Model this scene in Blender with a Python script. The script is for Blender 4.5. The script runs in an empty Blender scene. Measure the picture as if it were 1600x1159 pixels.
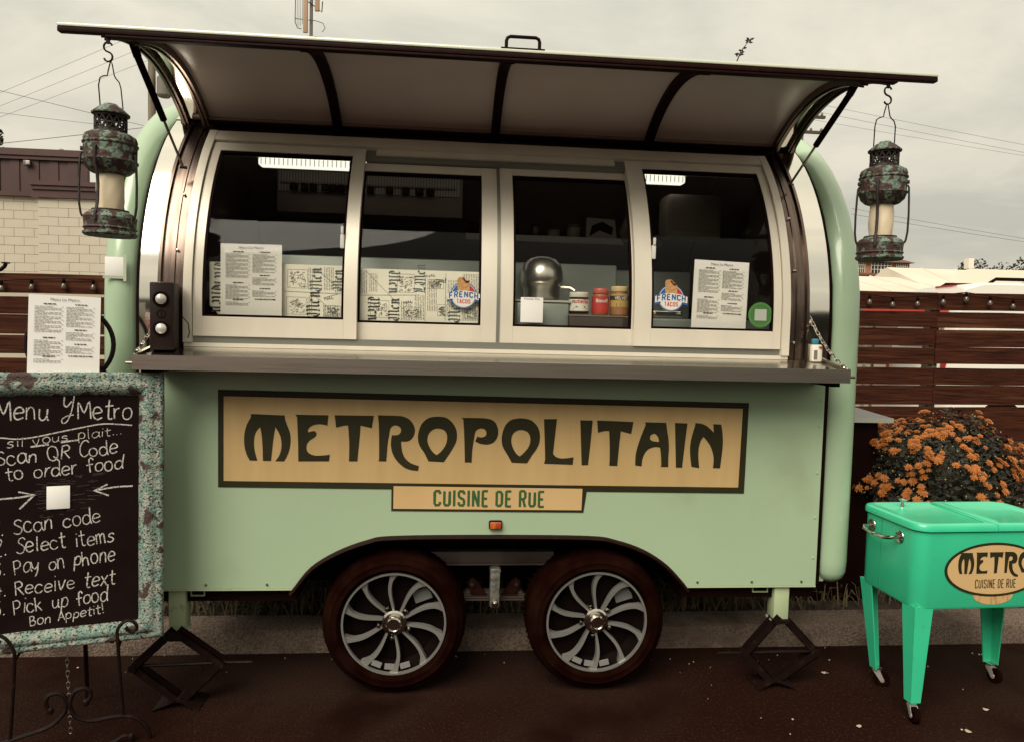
import bpy, bmesh, math, random
from mathutils import Vector, Matrix
from mathutils.geometry import tessellate_polygon
random.seed(7)
S = bpy.context.scene
COL = S.collection
R = math.radians

# ------------------------------------------------------------------ camera
cam_d = bpy.data.cameras.new('camera')
cam = bpy.data.objects.new('camera', cam_d); COL.objects.link(cam); S.camera = cam
CAM = (1.2471, -3.2352, 1.6583); YAW, PITCH, ROLL = 0.0889, 0.0594, 0.0253
_f = Vector((math.sin(YAW)*math.cos(PITCH), math.cos(YAW)*math.cos(PITCH), -math.sin(PITCH)))
_r = Vector((math.cos(YAW), -math.sin(YAW), 0)); _u = _r.cross(_f)
_r2 = _r*math.cos(ROLL)+_u*math.sin(ROLL); _u2 = _u*math.cos(ROLL)-_r*math.sin(ROLL)
cam.matrix_world = Matrix(((_r2.x, _u2.x, -_f.x, CAM[0]), (_r2.y, _u2.y, -_f.y, CAM[1]), (_r2.z, _u2.z, -_f.z, CAM[2]), (0, 0, 0, 1)))
cam_d.sensor_fit = 'HORIZONTAL'; cam_d.sensor_width = 36.0; cam_d.lens = 36.0*1145/1600
cam_d.clip_start = 0.05; cam_d.clip_end = 600

# ------------------------------------------------------------------ world, sun, exposure
SUN_DIR = Vector((-0.48, -0.76, 0.93)).normalized()          # towards the sun
W = bpy.data.worlds.new('World'); S.world = W; W.use_nodes = True
nt = W.node_tree; nt.nodes.clear()
def N(tree, typ, **kw):
    n = tree.nodes.new(typ)
    for k, v in kw.items(): setattr(n, k, v)
    return n
out = N(nt, 'ShaderNodeOutputWorld'); bg = N(nt, 'ShaderNodeBackground'); bg.inputs[1].default_value = 0.1
sky = N(nt, 'ShaderNodeTexSky', sky_type='NISHITA'); sky.sun_disc = False
sky.sun_elevation = math.asin(SUN_DIR.z); sky.sun_rotation = math.atan2(SUN_DIR.x, SUN_DIR.y)
sky.dust_density = 4.0; sky.air_density = 1.0
tc = N(nt, 'ShaderNodeTexCoord'); sep = N(nt, 'ShaderNodeSeparateXYZ'); nt.links.new(tc.outputs['Generated'], sep.inputs[0])
def M(op, a, b=None, tree=None):
    t = tree or nt
    n = N(t, 'ShaderNodeMath', operation=op)
    for i, v in enumerate((a, b)):
        if v is None: continue
        if isinstance(v, (int, float)): n.inputs[i].default_value = v
        else: t.links.new(v, n.inputs[i])
    return n.outputs[0]
zc = M('MAXIMUM', sep.outputs[2], 0.0)
den = M('ADD', zc, 0.16)
cx = M('DIVIDE', sep.outputs[0], den); cy = M('DIVIDE', sep.outputs[1], den)
comb = N(nt, 'ShaderNodeCombineXYZ'); nt.links.new(cx, comb.inputs[0]); nt.links.new(cy, comb.inputs[1])
noi = N(nt, 'ShaderNodeTexNoise'); noi.inputs['Scale'].default_value = 1.3; noi.inputs['Detail'].default_value = 7
noi.inputs['Roughness'].default_value = 0.58; noi.inputs['Distortion'].default_value = 0.5
nt.links.new(comb.outputs[0], noi.inputs['Vector'])
ramp = N(nt, 'ShaderNodeValToRGB'); nt.links.new(noi.outputs[0], ramp.inputs[0])
ramp.color_ramp.elements[0].position = 0.37; ramp.color_ramp.elements[0].color = (0.66, 0.64, 0.535, 1)
ramp.color_ramp.elements[1].position = 0.64; ramp.color_ramp.elements[1].color = (0.91, 0.845, 0.685, 1)
grad = M('ADD', M('MULTIPLY', zc, 0.95), 0.78)               # overcast sky: brighter overhead than at the horizon
grad = M('MULTIPLY', grad, 8.2)
mul = N(nt, 'ShaderNodeVectorMath', operation='SCALE'); nt.links.new(ramp.outputs[0], mul.inputs[0]); nt.links.new(grad, mul.inputs['Scale'])
mix = N(nt, 'ShaderNodeMix', data_type='RGBA'); mix.inputs[0].default_value = 0.94
nt.links.new(sky.outputs[0], mix.inputs[6]); nt.links.new(mul.outputs[0], mix.inputs[7])
nt.links.new(mix.outputs[2], bg.inputs[0]); nt.links.new(bg.outputs[0], out.inputs[0])

sun_d = bpy.data.lights.new('sun', 'SUN'); sun_d.energy = 3.9; sun_d.angle = R(42); sun_d.color = (1.0, 0.93, 0.80)
sun = bpy.data.objects.new('sun', sun_d); COL.objects.link(sun)
sun.rotation_euler = SUN_DIR.to_track_quat('Z', 'Y').to_euler(); sun.location = (-4, -6, 9)
vs = S.view_settings; vs.view_transform = 'Standard'; vs.look = 'None'; vs.exposure = 0.20; vs.gamma = 1.0
vs.use_curve_mapping = False
S.cycles.max_bounces = 8; S.cycles.transparent_max_bounces = 16

# ------------------------------------------------------------------ materials
def mat(name, col, rough=0.6, metal=0.0, col2=None, scale=8.0, lo=0.4, hi=0.6, detail=5, stretch=(1, 1, 1), bump=0.0, bscale=None,
        coat=0.0, spec=None, emit=0.0, rvar=0.0, col3=None, scale3=3.0, lo3=0.5, hi3=0.6, col4=None, scale4=3.0, lo4=0.5, hi4=0.6, coords='Object', trans=0.0, sss=0.0):
    k = 1.0 if (metal > .85 or emit) else 0.82
    col, col2, col3, col4 = [None if c is None else tuple(x*k for x in c) for c in (col, col2, col3, col4)]
    m = bpy.data.materials.new(name); m.use_nodes = True; t = m.node_tree; p = t.nodes['Principled BSDF']
    p.inputs['Base Color'].default_value = (*col, 1); p.inputs['Roughness'].default_value = rough; p.inputs['Metallic'].default_value = metal
    if spec is not None: p.inputs['Specular IOR Level'].default_value = spec
    if coat: p.inputs['Coat Weight'].default_value = coat; p.inputs['Coat Roughness'].default_value = 0.08
    if emit: p.inputs['Emission Color'].default_value = (*col, 1); p.inputs['Emission Strength'].default_value = emit
    if trans: p.inputs['Transmission Weight'].default_value = trans
    if sss: p.inputs['Subsurface Weight'].default_value = sss; p.inputs['Subsurface Radius'].default_value = (.05, .04, .03)
    if col2 is None and not bump and not rvar: return m
    co = N(t, 'ShaderNodeTexCoord'); mp = N(t, 'ShaderNodeMapping'); mp.inputs['Scale'].default_value = stretch
    t.links.new(co.outputs[coords], mp.inputs[0])
    def noise(sc, det=detail):
        n = N(t, 'ShaderNodeTexNoise'); n.inputs['Scale'].default_value = sc; n.inputs['Detail'].default_value = det
        t.links.new(mp.outputs[0], n.inputs['Vector']); return n
    n1 = noise(scale)
    def rampmix(nn, a, b, c_from, c_to):
        r = N(t, 'ShaderNodeMapRange'); r.inputs[1].default_value = a; r.inputs[2].default_value = b; r.clamp = True
        t.links.new(nn.outputs[0], r.inputs[0])
        x = N(t, 'ShaderNodeMix', data_type='RGBA'); t.links.new(r.outputs[0], x.inputs[0])
        if isinstance(c_from, tuple): x.inputs[6].default_value = (*c_from, 1)
        else: t.links.new(c_from, x.inputs[6])
        x.inputs[7].default_value = (*c_to, 1); return x.outputs[2]
    if col2 is not None:
        c = rampmix(n1, lo, hi, col, col2)
        if col3 is not None: c = rampmix(noise(scale3, 4), lo3, hi3, c, col3)
        if col4 is not None: c = rampmix(noise(scale4, 4), lo4, hi4, c, col4)
        t.links.new(c, p.inputs['Base Color'])
    if rvar:
        r = N(t, 'ShaderNodeMapRange'); r.inputs[1].default_value = .3; r.inputs[2].default_value = .7
        r.inputs[3].default_value = max(0, rough-rvar); r.inputs[4].default_value = min(1, rough+rvar)
        t.links.new(n1.outputs[0], r.inputs[0]); t.links.new(r.outputs[0], p.inputs['Roughness'])
    if bump:
        nb = noise(bscale or scale*4, 3); b = N(t, 'ShaderNodeBump'); b.inputs['Strength'].default_value = bump; b.inputs['Distance'].default_value = 0.01
        t.links.new(nb.outputs[0], b.inputs['Height']); t.links.new(b.outputs[0], p.inputs['Normal'])
    return m

def glass_mat(name, tint=(.97, .97, .95)):
    m = bpy.data.materials.new(name); m.use_nodes = True; t = m.node_tree; t.nodes.clear()
    o = N(t, 'ShaderNodeOutputMaterial'); tr = N(t, 'ShaderNodeBsdfTransparent'); tr.inputs[0].default_value = (*tint, 1)
    gl = N(t, 'ShaderNodeBsdfGlossy'); gl.inputs['Roughness'].default_value = 0.02; gl.inputs[0].default_value = (.9, .9, .9, 1)
    fr = N(t, 'ShaderNodeFresnel'); fr.inputs[0].default_value = 1.16; mx = N(t, 'ShaderNodeMixShader')
    t.links.new(fr.outputs[0], mx.inputs[0]); t.links.new(tr.outputs[0], mx.inputs[1]); t.links.new(gl.outputs[0], mx.inputs[2])
    t.links.new(mx.outputs[0], o.inputs[0]); return m

MINT = mat('mint_paint', (.385, .495, .325), .40, 0, (.345, .45, .295), 1.6, .35, .75, coat=.3, bump=.05, bscale=2.2, rvar=.08, col3=(.29, .345, .215), scale3=2.6, lo3=.60, hi3=.92, col4=(.42, .50, .34), scale4=40, lo4=.66, hi4=.80)
AWN_SHEEN = mat('mint_paint_sky_sheen', (.66, .68, .52), .22, 0, (.60, .64, .48), 2, coat=1.0)  # mint paint paled: the sky's grazing reflection is put into the base colour
MINTS = mat('mint_paint_gloss', (.375, .50, .33), .30, 0, (.335, .46, .305), 2, .3, .7, coat=.4)
MINTY = mat('mint_paint_post', (.40, .47, .28), .5, 0, (.20, .2, .12), 14, .62, .72)
TAN = mat('sign_tan', (.56, .38, .165), .5, 0, (.50, .33, .14), 3, .3, .75, stretch=(6, 1, .6))
TAN2 = mat('sign_tan_light', (.62, .41, .19), .5, 0, (.57, .37, .165), 5, .3, .7)
OLIVE = mat('sign_olive', (.019, .0165, .003), .6, 0, (.024, .020, .005), 5, spec=.25)
GREENT = mat('sign_green', (.028, .095, .022), .55)
POTS = mat('pot_steel', (.60, .57, .51), .30, 1.0)
MIRROR = mat('polished_stainless', (.78, .74, .66), .08, 1.0, bump=.02, bscale=5)
DSTEEL = mat('dark_stainless', (.20, .15, .125), .26, 1.0, (.11, .08, .065), 5, .3, .7, stretch=(12, 1, 1.2))
STEEL = mat('brushed_stainless', (.40, .355, .31), .33, 1.0, (.34, .30, .26), 4, stretch=(1, 9, 30), rvar=.05)
ALU = mat('window_aluminium', (.80, .73, .60), .40, .25, (.73, .665, .55), 3, .3, .7, stretch=(3, 3, 1))
TRACK = mat('track_grey', (.26, .26, .22), .4, .6)
DARKB = mat('dark_brown_metal', (.0125, .0025, .0015), .6, .0, (.022, .006, .0035), 30, .5, .75, spec=.08)
PANELU = mat('awning_lining', (.80, .70, .64), .26, 0, (.74, .64, .58), 2)
BLACK = mat('black_rubber_trim', (.008, .0018, .0010), .6, spec=.05)
GLASS = glass_mat('window_glass')
RUBBER = mat('tyre_rubber', (.0068, .0014, .0008), .8, 0, (.013, .0042, .0026), 9, .4, .7, bump=.2, bscale=60, spec=.01)
ALLOY = mat('machined_alloy', (.36, .345, .32), .36, .65)
ALLOYD = mat('wheel_black', (.004, .0014, .0010), .7, 0, spec=.05)
CHROME = mat('chrome', (.62, .58, .52), .12, 1.0)
IRON = mat('black_iron', (.009, .0034, .0025), .5, .1, (.020, .009, .007), 30, .55, .7, spec=.16)
INT = mat('interior_wall', (.085, .050, .036), .6, 0, (.07, .04, .03), 3)
INTR = mat('interior_ribbed', (.20, .16, .125), .5)
LED = mat('led_diffuser', (1, .97, .86), .5, emit=1.0)
PAPER = mat('white_paper', (.82, .79, .75), .7, 0, (.78, .75, .70), 6, .3, .7)
NEWS = mat('newsprint', (.93, .89, .77), .8, 0, (.86, .82, .70), 5, .3, .7)
INK = mat('ink', (.03, .028, .022), .7)
INKL = mat('ink_pale', (.16, .15, .12), .8)
INKB = mat('ink_blue_grey', (.10, .13, .12), .8)
SLATE = mat('slate', (.0055, .0010, .0008), .75, 0, (.009, .0028, .0022), 5, .4, .7, spec=.10)
CHALK = mat('chalk', (.52, .50, .45), .95, 0, (.13, .11, .095), 160, .47, .66, detail=4)
SMEAR = mat('chalk_smear', (.02, .011, .009), .9, 0, (.06, .05, .045), 60, .6, .75)
TURQ = mat('chipped_turquoise', (.15, .245, .20), .7, 0, (.31, .325, .265), 34, .42, .60, detail=6, bump=.7, bscale=130, col3=(.030, .014, .011), scale3=120, lo3=.53, hi3=.60, col4=(.045, .019, .013), scale4=14, lo4=.575, hi4=.62)
TURQE = mat('turquoise_edge', (.16, .28, .23), .6, 0, (.06, .03, .02), 24, .5, .62, detail=6, bump=.4, bscale=90)
CGREEN = mat('cooler_green', (.045, .57, .305), .32, 0, (.040, .53, .285), 4, coat=.3, rvar=.08, col3=(.05, .46, .24), scale3=30, lo3=.66, hi3=.76)
VERD = mat('verdigris_copper', (.050, .021, .015), .7, .1, (.15, .21, .16), 38, .49, .56, detail=10, bump=.5, bscale=70, col3=(.028, .012, .009), scale3=110, lo3=.55, hi3=.62)
RUSTD = mat('rusted_wire', (.020, .011, .009), .7, .2, (.05, .045, .035), 40, .5, .7)
GLOBE = mat('frosted_glass', (.74, .62, .43), .45, 0, (.66, .54, .37), 8, sss=.4)
WOOD = mat('stained_board', (.062, .0165, .0065), .8, 0, (.020, .0050, .0022), 3.2, .38, .66, stretch=(1.1, 10, 22), detail=9, bump=.35, bscale=20, col3=(.105, .040, .019), scale3=1.2, lo3=.55, hi3=.75, spec=.12)
WOODP = mat('fence_post_wood', (.20, .16, .11), .8, 0, (.12, .09, .06), 6, stretch=(6, 6, 1))
BLOCK = mat('block_cream', (.55, .49, .39), .85, 0, (.46, .41, .325), 1.1, .3, .7, bump=.1, bscale=30)
MORTAR = mat('mortar', (.44, .385, .29), .9)
ZINC = mat('zinc_plated', (.52, .49, .44), .35, .5, (.40, .37, .33), 20)
FASC = mat('brown_sheet', (.055, .014, .010), .5, 0, (.040, .010, .007), 2)
ASPH = mat('asphalt', (.027, .0145, .0105), .9, 0, (.0165, .0052, .0030), .55, .35, .62, detail=9, bump=.9, bscale=120, col3=(.040, .0235, .017), scale3=85, lo3=.54, hi3=.74, spec=.03, col4=(.012, .0036, .0022), scale4=1.6, lo4=.54, hi4=.70)
CONC = mat('kerb_concrete', (.19, .135, .10), .95, 0, (.075, .048, .035), 85, .42, .68, detail=8, bump=1.0, bscale=95, col3=(.06, .034, .024), scale3=4, lo3=.50, hi3=.72)
SOIL = mat('dry_soil', (.055, .035, .022), .95, 0, (.03, .018, .012), 8)
GRASS = mat('dry_grass_blade', (.17, .125, .065), .9, 0, (.075, .062, .03), 1.7, .35, .65)
LEAF = mat('leaf_dark', (.024, .022, .008), .8, 0, (.012, .010, .0045), 7, .35, .65)
TREEL = mat('tree_leaf', (.045, .05, .024), .8, 0, (.026, .028, .015), .8, .35, .65)
BARK = mat('bark', (.07, .05, .035), .9)
PETAL = mat('petal_orange', (.47, .155, .020), .75, 0, (.32, .078, .008), 60, .35, .7)
PETALC = mat('petal_heart', (.66, .33, .06), .8)
STEM = mat('stem', (.07, .075, .03), .8)
WHITE = mat('white_paint', (.76, .70, .60), .5)
WHITER = mat('white_metal_roof', (.72, .65, .53), .45, .1, (.66, .59, .47), .3)
BRICK = mat('orange_brick', (.42, .19, .09), .85, 0, (.36, .15, .07), 3)
RED = mat('red_car_paint', (.42, .035, .022), .3, coat=.5)
WCAR = mat('white_car_paint', (.78, .74, .66), .3, coat=.5)
DGLASS = mat('dark_car_glass', (.014, .010, .012), .08)
BLUEB = mat('badge_blue', (.022, .105, .30), .5)
REDB = mat('badge_red', (.50, .035, .028), .5)
WHITEB = mat('badge_white', (.74, .70, .62), .5)
TOAST = mat('badge_toast', (.58, .33, .12), .6, 0, (.42, .20, .07), 160, .45, .6, detail=1)
SAUCE = mat('badge_sauce', (.16, .02, .014), .5)
GREENB = mat('badge_green', (.045, .16, .030), .5)
AMBER = mat('amber_lens', (.62, .16, .02), .18, 0, (.40, .05, .012), 30, .4, .6, coat=.6)
GREYL = mat('grey_lid', (.17, .165, .155), .5, 0, (.14, .135, .125), 3)
PCREAM = mat('cream_lid', (.72, .55, .30), .5); PWHITE = mat('white_lid', (.76, .72, .62), .45)
PRED = mat('coral_lid', (.52, .10, .075), .45); SPREAD = mat('brown_spread', (.035, .014, .008), .35)
PEANUT = mat('peanut_spread', (.30, .13, .045), .5); TEAL = mat('teal_plastic', (.03, .22, .28), .4)
CTOP = mat('counter_steel_top', (.46, .42, .36), .17, 1.0, (.40, .37, .32), 5, stretch=(1, 9, 20), rvar=.03)
PREP = mat('prep_counter_steel', (.33, .36, .33), .42, .55, (.27, .30, .275), 3, .3, .7, stretch=(1, 1, 6))
CONE = mat('speaker_cone', (.74, .70, .64), .35, .3)
SPKR = mat('speaker_wood', (.016, .0058, .0042), .5, spec=.25)

# ------------------------------------------------------------------ mesh builder
class MB:
    def __init__(s): s.v = []; s.f = []; s.sm = True
    def add(s, vs, fs):
        b = len(s.v); s.v += [tuple(v) for v in vs]; s.f += [tuple(b+i for i in f) for f in fs]; return s
    def box(s, x0, x1, y0, y1, z0, z1, rot=None, bev=0.0):
        if x0 > x1: x0, x1 = x1, x0
        if bev:
            b = min(bev, (x1-x0)*.45, (y1-y0)*.45, (z1-z0)*.45)
            bm = bmesh.new(); bmesh.ops.create_cube(bm, size=1)
            for v in bm.verts: v.co = Vector((x0+(v.co.x+.5)*(x1-x0), y0+(v.co.y+.5)*(y1-y0), z0+(v.co.z+.5)*(z1-z0)))
            bmesh.ops.bevel(bm, geom=bm.edges[:], offset=b, segments=2, affect='EDGES', profile=.5)
            bm.verts.index_update(); vs = [v.co.copy() for v in bm.verts]; fs = [[v.index for v in f.verts] for f in bm.faces]; bm.free()
        else:
            vs = [Vector((x, y, z)) for x in (x0, x1) for y in (y0, y1) for z in (z0, z1)]
            fs = [(0, 1, 3, 2), (4, 6, 7, 5), (0, 4, 5, 1), (2, 3, 7, 6), (0, 2, 6, 4), (1, 5, 7, 3)]
        if rot is not None: vs = [rot @ v for v in vs]
        return s.add(vs, fs)
    def tube(s, pts, r, n=8, closed=False, flat=1.0):
        P = [Vector(p) for p in pts]; k = len(P); rs = r if isinstance(r, (list, tuple)) else [r]*k
        ts = []
        for i in range(k):
            a = P[(i-1) % k] if (closed or i > 0) else P[i]; b = P[(i+1) % k] if (closed or i < k-1) else P[i]
            d = b-a; ts.append(d.normalized() if d.length > 1e-9 else Vector((0, 0, 1)))
        up = Vector((0, 0, 1)) if abs(ts[0].z) < .9 else Vector((0, 1, 0))
        x = ts[0].cross(up).normalized(); vs = []
        for i in range(k):
            x = (x-ts[i]*x.dot(ts[i])); x = x.normalized() if x.length > 1e-6 else ts[i].orthogonal().normalized()
            y = ts[i].cross(x)
            for j in range(n):
                a = 2*math.pi*j/n; vs.append(P[i]+(x*math.cos(a)+y*math.sin(a)*flat)*rs[i])
        fs = []
        for i in range(k if closed else k-1):
            for j in range(n):
                a = i*n+j; b = i*n+(j+1) % n; c = ((i+1) % k)*n+(j+1) % n; d = ((i+1) % k)*n+j; fs.append((a, b, c, d))
        if not closed: fs += [tuple(reversed(range(n))), tuple(range((k-1)*n, k*n))]
        return s.add(vs, fs)
    def lathe(s, prof, c=(0, 0, 0), axis='Z', n=24, a0=0, caps=True):
        vs = []; fs = []
        for r, h in prof:
            for j in range(n):
                a = a0+2*math.pi*j/n; p, q = r*math.cos(a), r*math.sin(a)
                v = (p, q, h) if axis == 'Z' else (p, h, q) if axis == 'Y' else (h, p, q)
                vs.append((v[0]+c[0], v[1]+c[1], v[2]+c[2]))
        for i in range(len(prof)-1):
            for j in range(n): fs.append((i*n+j, i*n+(j+1) % n, (i+1)*n+(j+1) % n, (i+1)*n+j))
        if caps: fs += [tuple(range(n)), tuple(range((len(prof)-1)*n, len(prof)*n))]
        return s.add(vs, fs)
    def prism(s, loops, fn, w0, w1, back=True):
        """extrude 2-D loops (outer first, then holes); fn(u, v, w) gives the 3-D point"""
        L = [[Vector((u, v, 0)) for u, v in l] for l in loops]; flat = [p for l in L for p in l]; n = len(flat)
        tris = tessellate_polygon(L)
        vs = [fn(p.x, p.y, w0) for p in flat]+[fn(p.x, p.y, w1) for p in flat]
        fs = [tuple(t) for t in tris]+([tuple(n+i for i in reversed(t)) for t in tris] if back else [])
        o = 0
        for l in L:
            k = len(l)
            for i in range(k): fs.append((o+i, o+(i+1) % k, n+o+(i+1) % k, n+o+i))
            o += k
        return s.add(vs, fs)
    def grid(s, rows, close=False):
        m = len(rows[0]); vs = [p for r in rows for p in r]; fs = []
        for i in range(len(rows)-1):
            for j in range(m if close else m-1): fs.append((i*m+j, i*m+(j+1) % m, (i+1)*m+(j+1) % m, (i+1)*m+j))
        return s.add(vs, fs)
    def data(s, name, m, off=Vector((0, 0, 0)), angle=35):
        me = bpy.data.meshes.new(name); me.from_pydata([(v[0]-off.x, v[1]-off.y, v[2]-off.z) for v in s.v], [], s.f); me.materials.append(m)
        bm = bmesh.new(); bm.from_mesh(me); bmesh.ops.recalc_face_normals(bm, faces=bm.faces[:]); bm.to_mesh(me); bm.free()
        if s.sm:
            me.shade_smooth(); me.set_sharp_from_angle(angle=R(angle))
        return me

def wloc(o):
    v = Vector((0, 0, 0))
    while o is not None: v += o.location; o = o.parent
    return v
def part(name, mb, m, parent=None, local=False, loc=None, angle=35):
    """one mesh object; world-space geometry unless local"""
    off = Vector((0, 0, 0)) if (local or parent is None) else wloc(parent)
    me = mb.data(name, m, off, angle) if isinstance(mb, MB) else mb
    o = bpy.data.objects.new(name, me); COL.objects.link(o)
    if parent is not None: o.parent = parent
    if loc is not None: o.location = loc
    return o
def tag(o, label, cat, group=None, kind=None):
    if label: o['label'] = label
    if cat: o['category'] = cat
    if group: o['group'] = group
    if kind: o['kind'] = kind
    return o
def thing(name, label, cat, loc=(0, 0, 0), group=None, mw=None, rz=0.0):
    o = bpy.data.objects.new(name, None); COL.objects.link(o); o.empty_display_size = .1
    o.location = loc; o.rotation_euler = (0, 0, rz)
    if mw is not None: o.matrix_world = mw
    return tag(o, label, cat, group)
def struct(name, mb, m): return tag(part(name, mb, m), None, None, None, 'structure')
def copy_tree(o, parent=None):
    c = o.copy(); COL.objects.link(c)
    if parent is not None: c.parent = parent; c.matrix_parent_inverse = o.matrix_parent_inverse.copy()
    for ch in [q for q in bpy.data.objects if q.parent == o and q is not c]: copy_tree(ch, c)
    return c

# text with the built-in font, as a thin solid mesh: fn(u, v, w) places it
def text_mb(txt, x, y, h, width=None, bold=0.0, align='LEFT'):
    cu = bpy.data.curves.new('text', 'FONT'); cu.body = txt; cu.size = 1.0; cu.resolution_u = 3; cu.offset = bold
    o = bpy.data.objects.new('text', cu); COL.objects.link(o)
    dg = bpy.context.evaluated_depsgraph_get(); me = bpy.data.meshes.new_from_object(o.evaluated_get(dg))
    vs = [v.co.copy() for v in me.vertices]; fs = [list(p.vertices) for p in me.polygons]
    bpy.data.objects.remove(o); bpy.data.curves.remove(cu); bpy.data.meshes.remove(me)
    x0 = min(v.x for v in vs); x1 = max(v.x for v in vs); y0 = min(v.y for v in vs); y1 = max(v.y for v in vs)
    caph = .73 if not any(c in txt for c in 'gpqy') or txt.isupper() else .73
    sy = h/(y1-min(y0, 0) if txt.isupper() else max(y1, .01)); sx = (width/(x1-x0)) if width else sy
    ax = -(x0+x1)/2 if align == 'CENTER' else -x0
    return [((v.x+ax)*sx+x, v.y*sy+y) for v in vs], fs
def flat_text(mb, T, fn, w):
    vs, fs = T; mb.add([fn(u, v, w) for u, v in vs], fs)
# ------------------------------------------------------------------ setting: ground, kerb, verge
ground = struct('asphalt_ground', MB().grid([[(-300, -300, 0), (300, -300, 0)], [(-300, 300, 0), (300, 300, 0)]]), ASPH)
kb = MB(); n = 120
rows = []
prof_k = [(0.43, 0.0), (0.435, 0.085), (0.45, 0.112), (0.475, 0.120), (0.62, 0.122), (0.62, 0.0)]
for i in range(n+1):
    x = -9+20*i/n; j = (random.random()-.5)*.012; k = (random.random()-.5)*.008
    rows.append([(x, y+j*(1 if a in (1, 2) else .3), z+(k if a in (2, 3) else 0)) for a, (y, z) in enumerate(prof_k)])
kb.grid(rows); struct('kerb', kb, CONC)
vg = MB(); rows = []
for i in range(61):
    x = -12+30*i/60; rows.append([(x, .622, .10), (x, 1.0, .118+random.random()*.02), (x, 2.2, .115+random.random()*.02), (x, 4.2, .10), (x, 4.3, -.01)])
vg.grid(rows); struct('verge_soil', vg, SOIL)
lot = MB().grid([[(-60, 4.4, .012), (80, 4.4, .012)], [(-60, 38, .012), (80, 38, .012)]]); struct('gravel_lot', lot, mat('pale_gravel', (.20, .165, .125), .95, 0, (.14, .115, .088), 3, .35, .7, bump=.4, bscale=60))
gm = MB(); gm.sm = False
for i in range(15000):
    if i < 5200: x = random.uniform(-.6, 3.2); y = random.uniform(.62, 1.35)
    elif i < 9000: x = random.uniform(3.2, 6.5); y = random.uniform(.62, 2.9)
    else: x = random.uniform(-6, 9); y = random.uniform(.62, 4.1)
    h = random.uniform(.04, .16); a = random.uniform(0, 6.283); w = .003+random.random()*.003; l = random.uniform(.02, .13)
    dx, dy = math.cos(a), math.sin(a); z = .11
    p0 = (x-dy*w, y+dx*w, z); p1 = (x+dy*w, y-dx*w, z); p2 = (x+dx*l*.5+dy*w*.7, y+dy*l*.5-dx*w*.7, z+h*.75); p3 = (x+dx*l*.5-dy*w*.7, y+dy*l*.5+dx*w*.7, z+h*.75)
    p4 = (x+dx*l*1.3, y+dy*l*1.3, z+h*random.uniform(.55, 1.0))
    gm.add([p0, p1, p2, p3, p4], [(0, 1, 2, 3), (3, 2, 4)])
tag(part('dry_grass', gm, GRASS), 'dry brown grass growing on the verge behind the kerb', 'grass', None, 'stuff')
lm = MB(); lm.sm = False
for i in range(80):
    x = random.uniform(2.3, 4.6); y = random.uniform(-1.0, .42)
    if i > 40: x = random.uniform(-.8, 4.5); y = random.uniform(.22, .42)
    r = random.choice((.002, .003, .004, .006)); a = random.uniform(0, 6.28)
    lm.add([(x+r*math.cos(a+q)*(1 if k % 2 else .6), y+r*math.sin(a+q)*.8, .0035+.004*(k % 2)) for k, q in enumerate((0, 1.3, 2.6, 3.9, 5.1))]+[(x, y, .009)], [(0, 1, 5), (1, 2, 5), (2, 3, 5), (3, 4, 5), (4, 0, 5)])
tag(part('litter_specks', lm, mat('pale_litter', (.46, .40, .33), .9, 0, (.2, .15, .1), 30)), 'pale grit and leaf specks scattered over the dark asphalt', 'litter', None, 'stuff')
for i, (x, y, s, a) in enumerate([(3.02, -.36, .009, .3), (3.13, -.62, .010, 1.2), (3.47, -.42, .010, 2.0), (3.28, -.72, .012, .8), (3.68, -.25, .009, 2.6), (3.12, .12, .009, 0)]):
    m = MB(); pts = [(s*1.5*math.cos(t)*(1 if k % 2 else .75), s*math.sin(t)) for k, t in enumerate([j*.628 for j in range(10)])]
    m.prism([pts], lambda u, v, w: (u, v, w+abs(u)*.35), .004, .006)
    o = part('fallen_leaf', m, mat('fallen_leaf', (.42, .34, .25), .9)); o.location = (x, y, 0); o.rotation_euler = (0, 0, a)
    tag(o, ['pale leaf on the asphalt left of the cooler front wheel', 'small pale leaf on the asphalt nearest the camera left of the cooler', 'curled pale leaf on the asphalt under the cooler', 'largest pale leaf on the asphalt in front of the cooler wheel', 'pale leaf on the asphalt under the right end of the cooler', 'small pale leaf by the kerb behind the right jack'][i], 'leaf', 'fallen leaves on the asphalt')

# ------------------------------------------------------------------ FOOD TRAILER
TR = thing('food_trailer', 'mint green food trailer with open awning, serving windows and tan name sign', 'food trailer', (1.48, 1.1, 0))
RP = 1.1; ZC = 1.72
def surf(z, o):
    if z <= ZC: return (o, z)
    a = math.asin(min(1, (z-ZC)/RP)); return (RP-(RP-o)*math.cos(a), ZC+(RP-o)*math.sin(a))
def cpan(mb, x0, x1, z0, z1, oo, oi, n=None, x0t=None, x1t=None):
    """a panel that follows the curved side of the trailer, from outer offset oo to inner offset oi"""
    n = n or max(2, int((z1-z0)/.06)+1); rows = []
    for i in range(n+1):
        t = i/n; z = z0+(z1-z0)*t; a0 = x0+((x0t if x0t is not None else x0)-x0)*t; a1 = x1+((x1t if x1t is not None else x1)-x1)*t
        yo, zo = surf(z, oo); yi, zi = surf(z, oi)
        rows.append([(a0, yo, zo), (a1, yo, zo), (a1, yi, zi), (a0, yi, zi)])
    b = len(mb.v); mb.grid(rows, close=True); m = len(rows)-1
    mb.f += [(b, b+1, b+2, b+3), (b+m*4+3, b+m*4+2, b+m*4+1, b+m*4)]
    return mb
XL, XR = -.055, 2.990
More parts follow.
